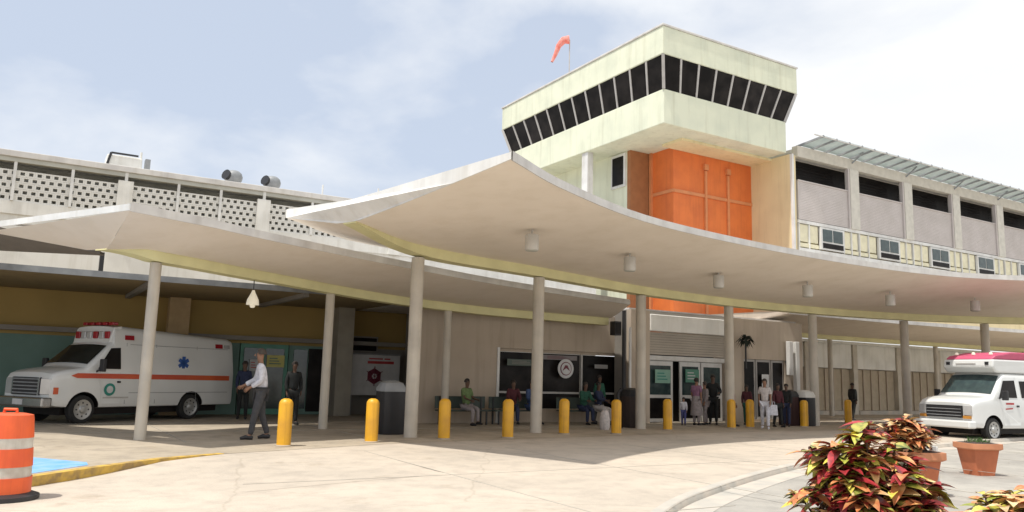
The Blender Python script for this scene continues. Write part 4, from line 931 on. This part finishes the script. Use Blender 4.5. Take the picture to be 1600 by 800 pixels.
# benches
bn = thing('bench', 'left dark bench against the taupe wall with the person in lime green', 'bench', W(12.2, 22.75), PHI, 'benches by the terminal wall')
MB().box(-.9, .9, -.22, .22, .42, .46).build('seat', M_bench, bn, bevel=.01); MB().box(-.9, .9, .2, .24, .5, .88).build('backrest', M_bench, bn, bevel=.01)
for x in (-.75, .75):
    for y in (-.18, .2): MB().box(x - .025, x + .025, y - .02, y + .02, 0, .417 if y < 0 else .88).build('leg', M_dark, bn)
dup(bn, W(14.15, 22.75), PHI, 'middle dark bench below the dark shop window, left of the second large column', 'benches by the terminal wall')
dup(bn, W(16.75, 22.65), PHI, 'right dark bench below the round window sign', 'benches by the terminal wall')
fc = face(.52, -.854)
sitl = ((84, 84), (80, 82))
def seated(lab, u, v, **k): 
    person(lab, W(u, v, .0), PHI + math.pi + k.pop('turn', 0), legs=sitl, sit=True, **k)
seated('person in a lime green top seated on the left bench', 12.23, 22.62, shirt=green, trous=greyl, skin=SKIN_D, arms=((20, 60), (25, 50)), turn=.3, sleeves='short')
seated('person in a dark wine top seated left of the second large column', 13.95, 22.62, shirt=wine, trous=navy, skin=SKIN_D, arms=((30, 50), (35, 40)), turn=-.4, lean=8)
seated('person in blue seated beside the person in dark wine', 14.65, 22.62, shirt=blue, trous=blue, skin=SKIN, arms=((15, 70), (20, 60)), lean=5)
seated('person in a dark green top seated below the right shop window', 16.65, 22.41, shirt=dgreen, trous=navy, skin=SKIN_D, arms=((25, 60), (25, 60)), lean=12)
seated('person in dark blue seated at the right end of the right bench', 17.30, 22.41, shirt=navy, trous=cream, skin=SKIN_D, arms=((25, 40), (25, 60)), turn=.5)
person('person in a deep green top standing in front of the right shop window', W(17.8, 23.0), fc, h=1.62, shirt=dgreen, trous=black, skin=SKIN_D)
person('woman in a mauve top standing by the middle glass door', (6.75, 29.1, 0), face(.5, .6), h=1.62, shirt=pink, trous=greyl, hair=HAIR, longhair=True, legs=((3, 2), (-3, 3)), girth=1.15, skirt=greyl, sleeves='short')
person('person in a light grey outfit standing next to the woman in mauve', (7.15, 29.5, 0), face(-1, -.2), h=1.5, shirt=greyl, trous=greyl, hair=HAIR_G, longhair=True, girth=1.15)
person('man in an all-black uniform standing left of the fourth large column', (7.55, 29.9, 0), face(-.3, -1), h=1.74, shirt=black, trous=black, skin=SKIN_D, arms=((10, 70, 22), (12, 65, 22)), girth=1.2, legs=((3, 2), (-3, 3)))
person('small child in a white shirt and blue shorts before the glass doors', (6.22, 28.8, 0), face(.4, 1), h=.95, shirt=white, trous=cloth('mid_blue', (.08, .09, .25)), skin=SKIN)
person('person in a rose top half hidden behind the fourth large column', (8.0, 29.0, 0), face(.8, -.5), h=1.4, shirt=rose, trous=navy, skin=SKIN, longhair=True, sleeves='short')
person('person in dark clothes standing in the doorway between two bollards', (8.85, 30.1, 0), face(-.5, -1), h=1.42, shirt=wine, trous=dgreen, skin=SKIN_D)
wr_, Jw = person('woman in off-white top and white trousers walking past the right doorway with a white bag', (8.86, 28.02, 0), face(-.4, -1), h=1.66, shirt=cream, trous=white, hair=HAIR_G, longhair=True, legs=((14, 5), (-12, 8)), sleeves='short', shoes=white)
person('person in dark red beside the woman in white', (9.7, 29.2, 0), face(.3, -1), h=1.5, shirt=wine, trous=black, skin=SKIN_D)
person('person in black standing among the right-hand trash bins', (10.25, 29.9, 0), face(-.6, -1), h=1.5, shirt=black, trous=navy, skin=SKIN_D)
person('distant person in black walking before the far brown bays', (15.5, 36.5, 0), face(1, .6), h=1.62, shirt=black, trous=black, skin=SKIN_D, legs=((12, 4), (-12, 8)))
bg_ = thing('shopping_bag', 'white carrier bag held at the side of the woman in white', 'bag', (9.13, 27.9, .46))
MB().prism([(-.14, 0, 0), (.14, 0, 0), (.12, 0, .36), (-.12, 0, .36)], (.0, .09, 0)).build('bag_body', white, bg_, bevel=.02); MB().tube([(-.05, .04, .36), (-.03, .04, .46), (.03, .04, .46), (.05, .04, .36)], .01, 6).build('handle', white, bg_)
sb2 = thing('white_sack', 'long white bag standing on the floor just left of the third large column', 'bag', (3.0, 25.2, 0))
MB().lathe([(.13, 0), (.16, .08), (.17, .3), (.13, .52), (.05, .6)], 14).build('sack', cream, sb2, smooth=50); MB().tube([(-.05, 0, .58), (0, 0, .68), (.05, 0, .58)], .012, 6).build('tie', cream, sb2)

# ------------------------------------------------------------------ trash bins
def tbin(label, loc, m, w=.58, h=1.0, lid=M_grey):
    t = thing('trash_bin', label, 'trash bin', loc, PHI, 'trash bins along the walkway')
    MB().lathe([(w * .48, 0), (w * .5, .05), (w * .5, h)], 20, sq=5).build('bin_body', m, t, smooth=30)
    MB().lathe([(w * .53, h + .002), (w * .53, h + .08), (w * .42, h + .22), (w * .2, h + .28)], 20, sq=4).build('lid', lid, t, smooth=30)
    MB().box(-w * .26, w * .26, -w * .52, -w * .49, h + .03, h + .07).build('opening', M_black, t)
tbin('large black bin with a grey domed lid left of the nearest large column', (-3.05, 21.1, 0), M_dark, .66, 1.08)
tbin('dark bin left of the third large column', (4.05, 26.75, 0), mat('bin_brown', (.05, .035, .03), .6), .6, 1.0, M_dark)
tbin('left one of the two dark bins right of the woman in white', (10.6, 30.7, 0), mat('bin_maroon', (.05, .02, .02), .6), .6, 1.05, M_dark)
tbin('right one of the two dark bins, behind a yellow bollard', (11.25, 30.8, 0), M_dark, .62, 1.05, M_bw)
br_ = thing('barrier_post', 'dark post with a hooked top left of the third large column', 'post', (3.55, 26.2, 0)); MB().tube([(0, 0, 0), (0, 0, 1.1), (.1, 0, 1.25)], .05, 8).build('rod', M_dark, br_); MB().lathe([(.16, 0), (.15, .03), (.05, .05)], 14).build('foot', M_dark, br_)

# ------------------------------------------------------------------ pots and crotons
def pot(label, x, y, z, w, h, rz):
    t = thing('planter_pot', label, 'planter', (x, y, z), rz, 'terracotta planter pots')
    a = w / 2 * 1.12
    MB().lathe([(a * .62, 0), (a * .62, .02), (a * .84, h * .8), (a * .84, h * .805)], 28, sq=7).build('pot_body', M_terra, t, smooth=25)
    MB().lathe([(a * .88, h * .8), (a, h * .84), (a, h), (a * .88, h)], 28, sq=7).build('rim', M_terra2, t, smooth=25)
    MB().lathe([(a * .86, h + .002), (a * .5, h + .02), (a * .1, h + .03)], 20, sq=7).build('soil', M_soil, t); return t
pot('square terracotta pot with low green sprouts in front of the shuttle van', 9.15, 15.9, -.09, .60, .60, .12)
pot('terracotta pot behind the large croton, half hidden by its leaves', 6.3, 12.75, -.09, .68, .66, .12)
pot('terracotta pot low in the right corner under yellow croton leaves', 4.15, 6.75, -.12, .8, .62, .3)
def leafmesh(L_, Wd, fold, curve):
    m = MB(); rows = []; n = 5
    for i in range(n + 1):
        t = i / n; w = Wd * math.sin(math.pi * min(1, .06 + t * .94)) ** .8 * (1 - .3 * t); x = L_ * t; z = -curve * t * t * L_
        rows.append([(x, -w, z + fold * w), (x, 0, z), (x, w, z + fold * w)])
    m.grid(rows); return m
def croton(label, loc, rad, hgt, n_part, n_stuff, pal, seed, z0=0., size=1., faces=True):
    r_ = random.Random(seed); root = thing('croton_plant', label, 'plant', loc)
    pr = []
    for i, (m, sh_) in enumerate(pal):
        me = leafmesh(.185 * size * sh_[0], .062 * size * sh_[1], .3, sh_[2] * .8).mesh('leaf', m, 60); pr.append(me)
    stems = MB(); tips = []
    for k in range(64):
        a = r_.uniform(0, 6.28); q = math.sqrt(r_.uniform(0.02, 1)) ; top = Vector((math.cos(a) * q * rad * .82, math.sin(a) * q * rad * .82, z0 + hgt * (1 - .5 * q * q) * r_.uniform(.72, 1)))
        base = Vector((top.x * .25, top.y * .25, 0)); mid = base.lerp(top, .5) + Vector((r_.uniform(-.05, .05), r_.uniform(-.05, .05), .03)); stems.tube([base, mid, top], [.018, .013, .008], 6); tips.append((base, mid, top))
    stems.build('stem', M_stem, root)
    tot = n_part + n_stuff; L_ = []
    for k in range(tot):
        bs, md, tp_ = tips[k % len(tips)]; t = 1 - (r_.random() ** 1.6) * .75
        p = bs.lerp(tp_, t) if t > .5 else bs.lerp(md, t * 2); a = r_.uniform(0, 6.28); out_ = Vector((p.x, p.y, 0))
        d = Vector((math.cos(a), math.sin(a), r_.uniform(-.15, .85))) + out_ * .5 / rad; d.normalize()
        tone = r_.random(); which = min(len(pr) - 1, int(((t - .25) / .75 * .5 + tone * .6) * len(pr) * .93)); s = r_.uniform(.7, 1.25)
        up = Vector((r_.uniform(-.3, .3), r_.uniform(-.3, .3), 1)); yv = up.cross(d).normalized(); zv = d.cross(yv)
        mtx = Matrix((d, yv, zv)).transposed().to_4x4(); mtx.translation = p; mtx = mtx @ Matrix.Scale(s, 4)
        wp = Vector(loc) + p; key = wp.x * wp.x + wp.y * wp.y - p.z * .8
        L_.append((key, which, mtx))
    L_.sort(key=lambda q: q[0])
    for i, (k_, w_, mtx) in enumerate(L_):
        if i < n_part:
            o = bpy.data.objects.new('leaf', pr[w_]); COL.objects.link(o); o.parent = root; o.matrix_basis = mtx
    for w_ in range(len(pr)):
        bm = MB()
        for k_, ww, mtx in L_[n_part:]:
            if ww != w_: continue
            bb = len(bm.v); me = pr[w_]; bm.v += [mtx @ v.co for v in me.vertices]
            for p in me.polygons: bm.addf([bb + i for i in p.vertices])
        if bm.f: bm.build('foliage', pal[w_][0], root, smooth=60, kind='stuff')
    return root
def leafmat(n, c, c2, sc=9): return mat('leaf_' + n, c, .38, c2, sc, 3, (.42, .58), rand=.25, spec=.5)
L_dk = leafmat('burgundy', (.10, .018, .025), (.035, .03, .015)); L_gr = leafmat('green', (.10, .13, .02), (.40, .36, .08)); L_rd = leafmat('red', (.38, .03, .035), (.12, .02, .02))
L_or = leafmat('orange', (.55, .17, .06), (.62, .36, .14)); L_cr = leafmat('cream', (.72, .56, .28), (.55, .28, .12)); L_yl = leafmat('yellow', (.66, .55, .10), (.30, .34, .05))
L_br = leafmat('bronze', (.26, .07, .03), (.10, .03, .02))
L_gy = leafmat('lime', (.45, .48, .10), (.60, .55, .22))
sA, sB, sC_ = (1, 1, .5), (1.15, .9, .7), (.85, 1.2, .4)
palA = [(L_dk, sA), (L_gr, sB), (L_yl, sC_), (L_dk, sB), (L_or, sC_), (L_cr, sC_), (L_rd, sB), (L_gr, sC_), (L_cr, sC_), (L_rd, sA), (L_yl, sB), (L_or, sB), (L_rd, sC_)]
croton('large croton bush with red, cream, yellow and green leaves in the right foreground', (3.33, 7.7, -.09), .74, 1.36, 295, 2000, palA, 3, size=.98)
palB = [(L_dk, sA), (L_or, sC_), (L_cr, sA), (L_rd, sC_), (L_or, sB), (L_cr, sC_)]
croton('smaller red and orange croton growing in the pot behind the large one', (6.22, 12.75, .50), .46, .62, 180, 380, palB, 5, size=.95)
palC = [(L_gr, sA), (L_yl, sB), (L_or, sC_), (L_yl, sA), (L_cr, sB)]
croton('yellow and orange croton tips at the lower right corner of the photo', (4.2, 6.75, .40), .5, .36, 120, 160, palC, 9, size=.85)
sp_ = MB(); r_ = random.Random(4)
for k in range(160):
    a, q = r_.uniform(0, 6.28), r_.uniform(0, .22); p = Vector((math.cos(a) * q, math.sin(a) * q, 0)); t = p + Vector((r_.uniform(-.06, .06), r_.uniform(-.06, .06), r_.uniform(.05, .13))); s_ = Vector((.012, .008, 0)); bb = len(sp_.v)
    sp_.v += [p - s_, p + s_, t]; sp_.addf([bb, bb + 1, bb + 2])
gt = thing('green_sprouts', 'low green sprouts growing in the square pot before the shuttle van', 'plant', (9.15, 15.9, .51)); sp_.build('sprouts', M_grass, gt, kind='stuff')
wp_ = thing('marker_post', 'short white post standing behind the half-hidden terracotta pot', 'post', (6.75, 12.95, -.09)); MB().box(-.05, .05, -.05, .05, 0, .72).build('post', M_white, wp_, bevel=.01); MB().box(-.12, .12, -.12, .12, 0, .03).build('foot', M_grey, wp_)
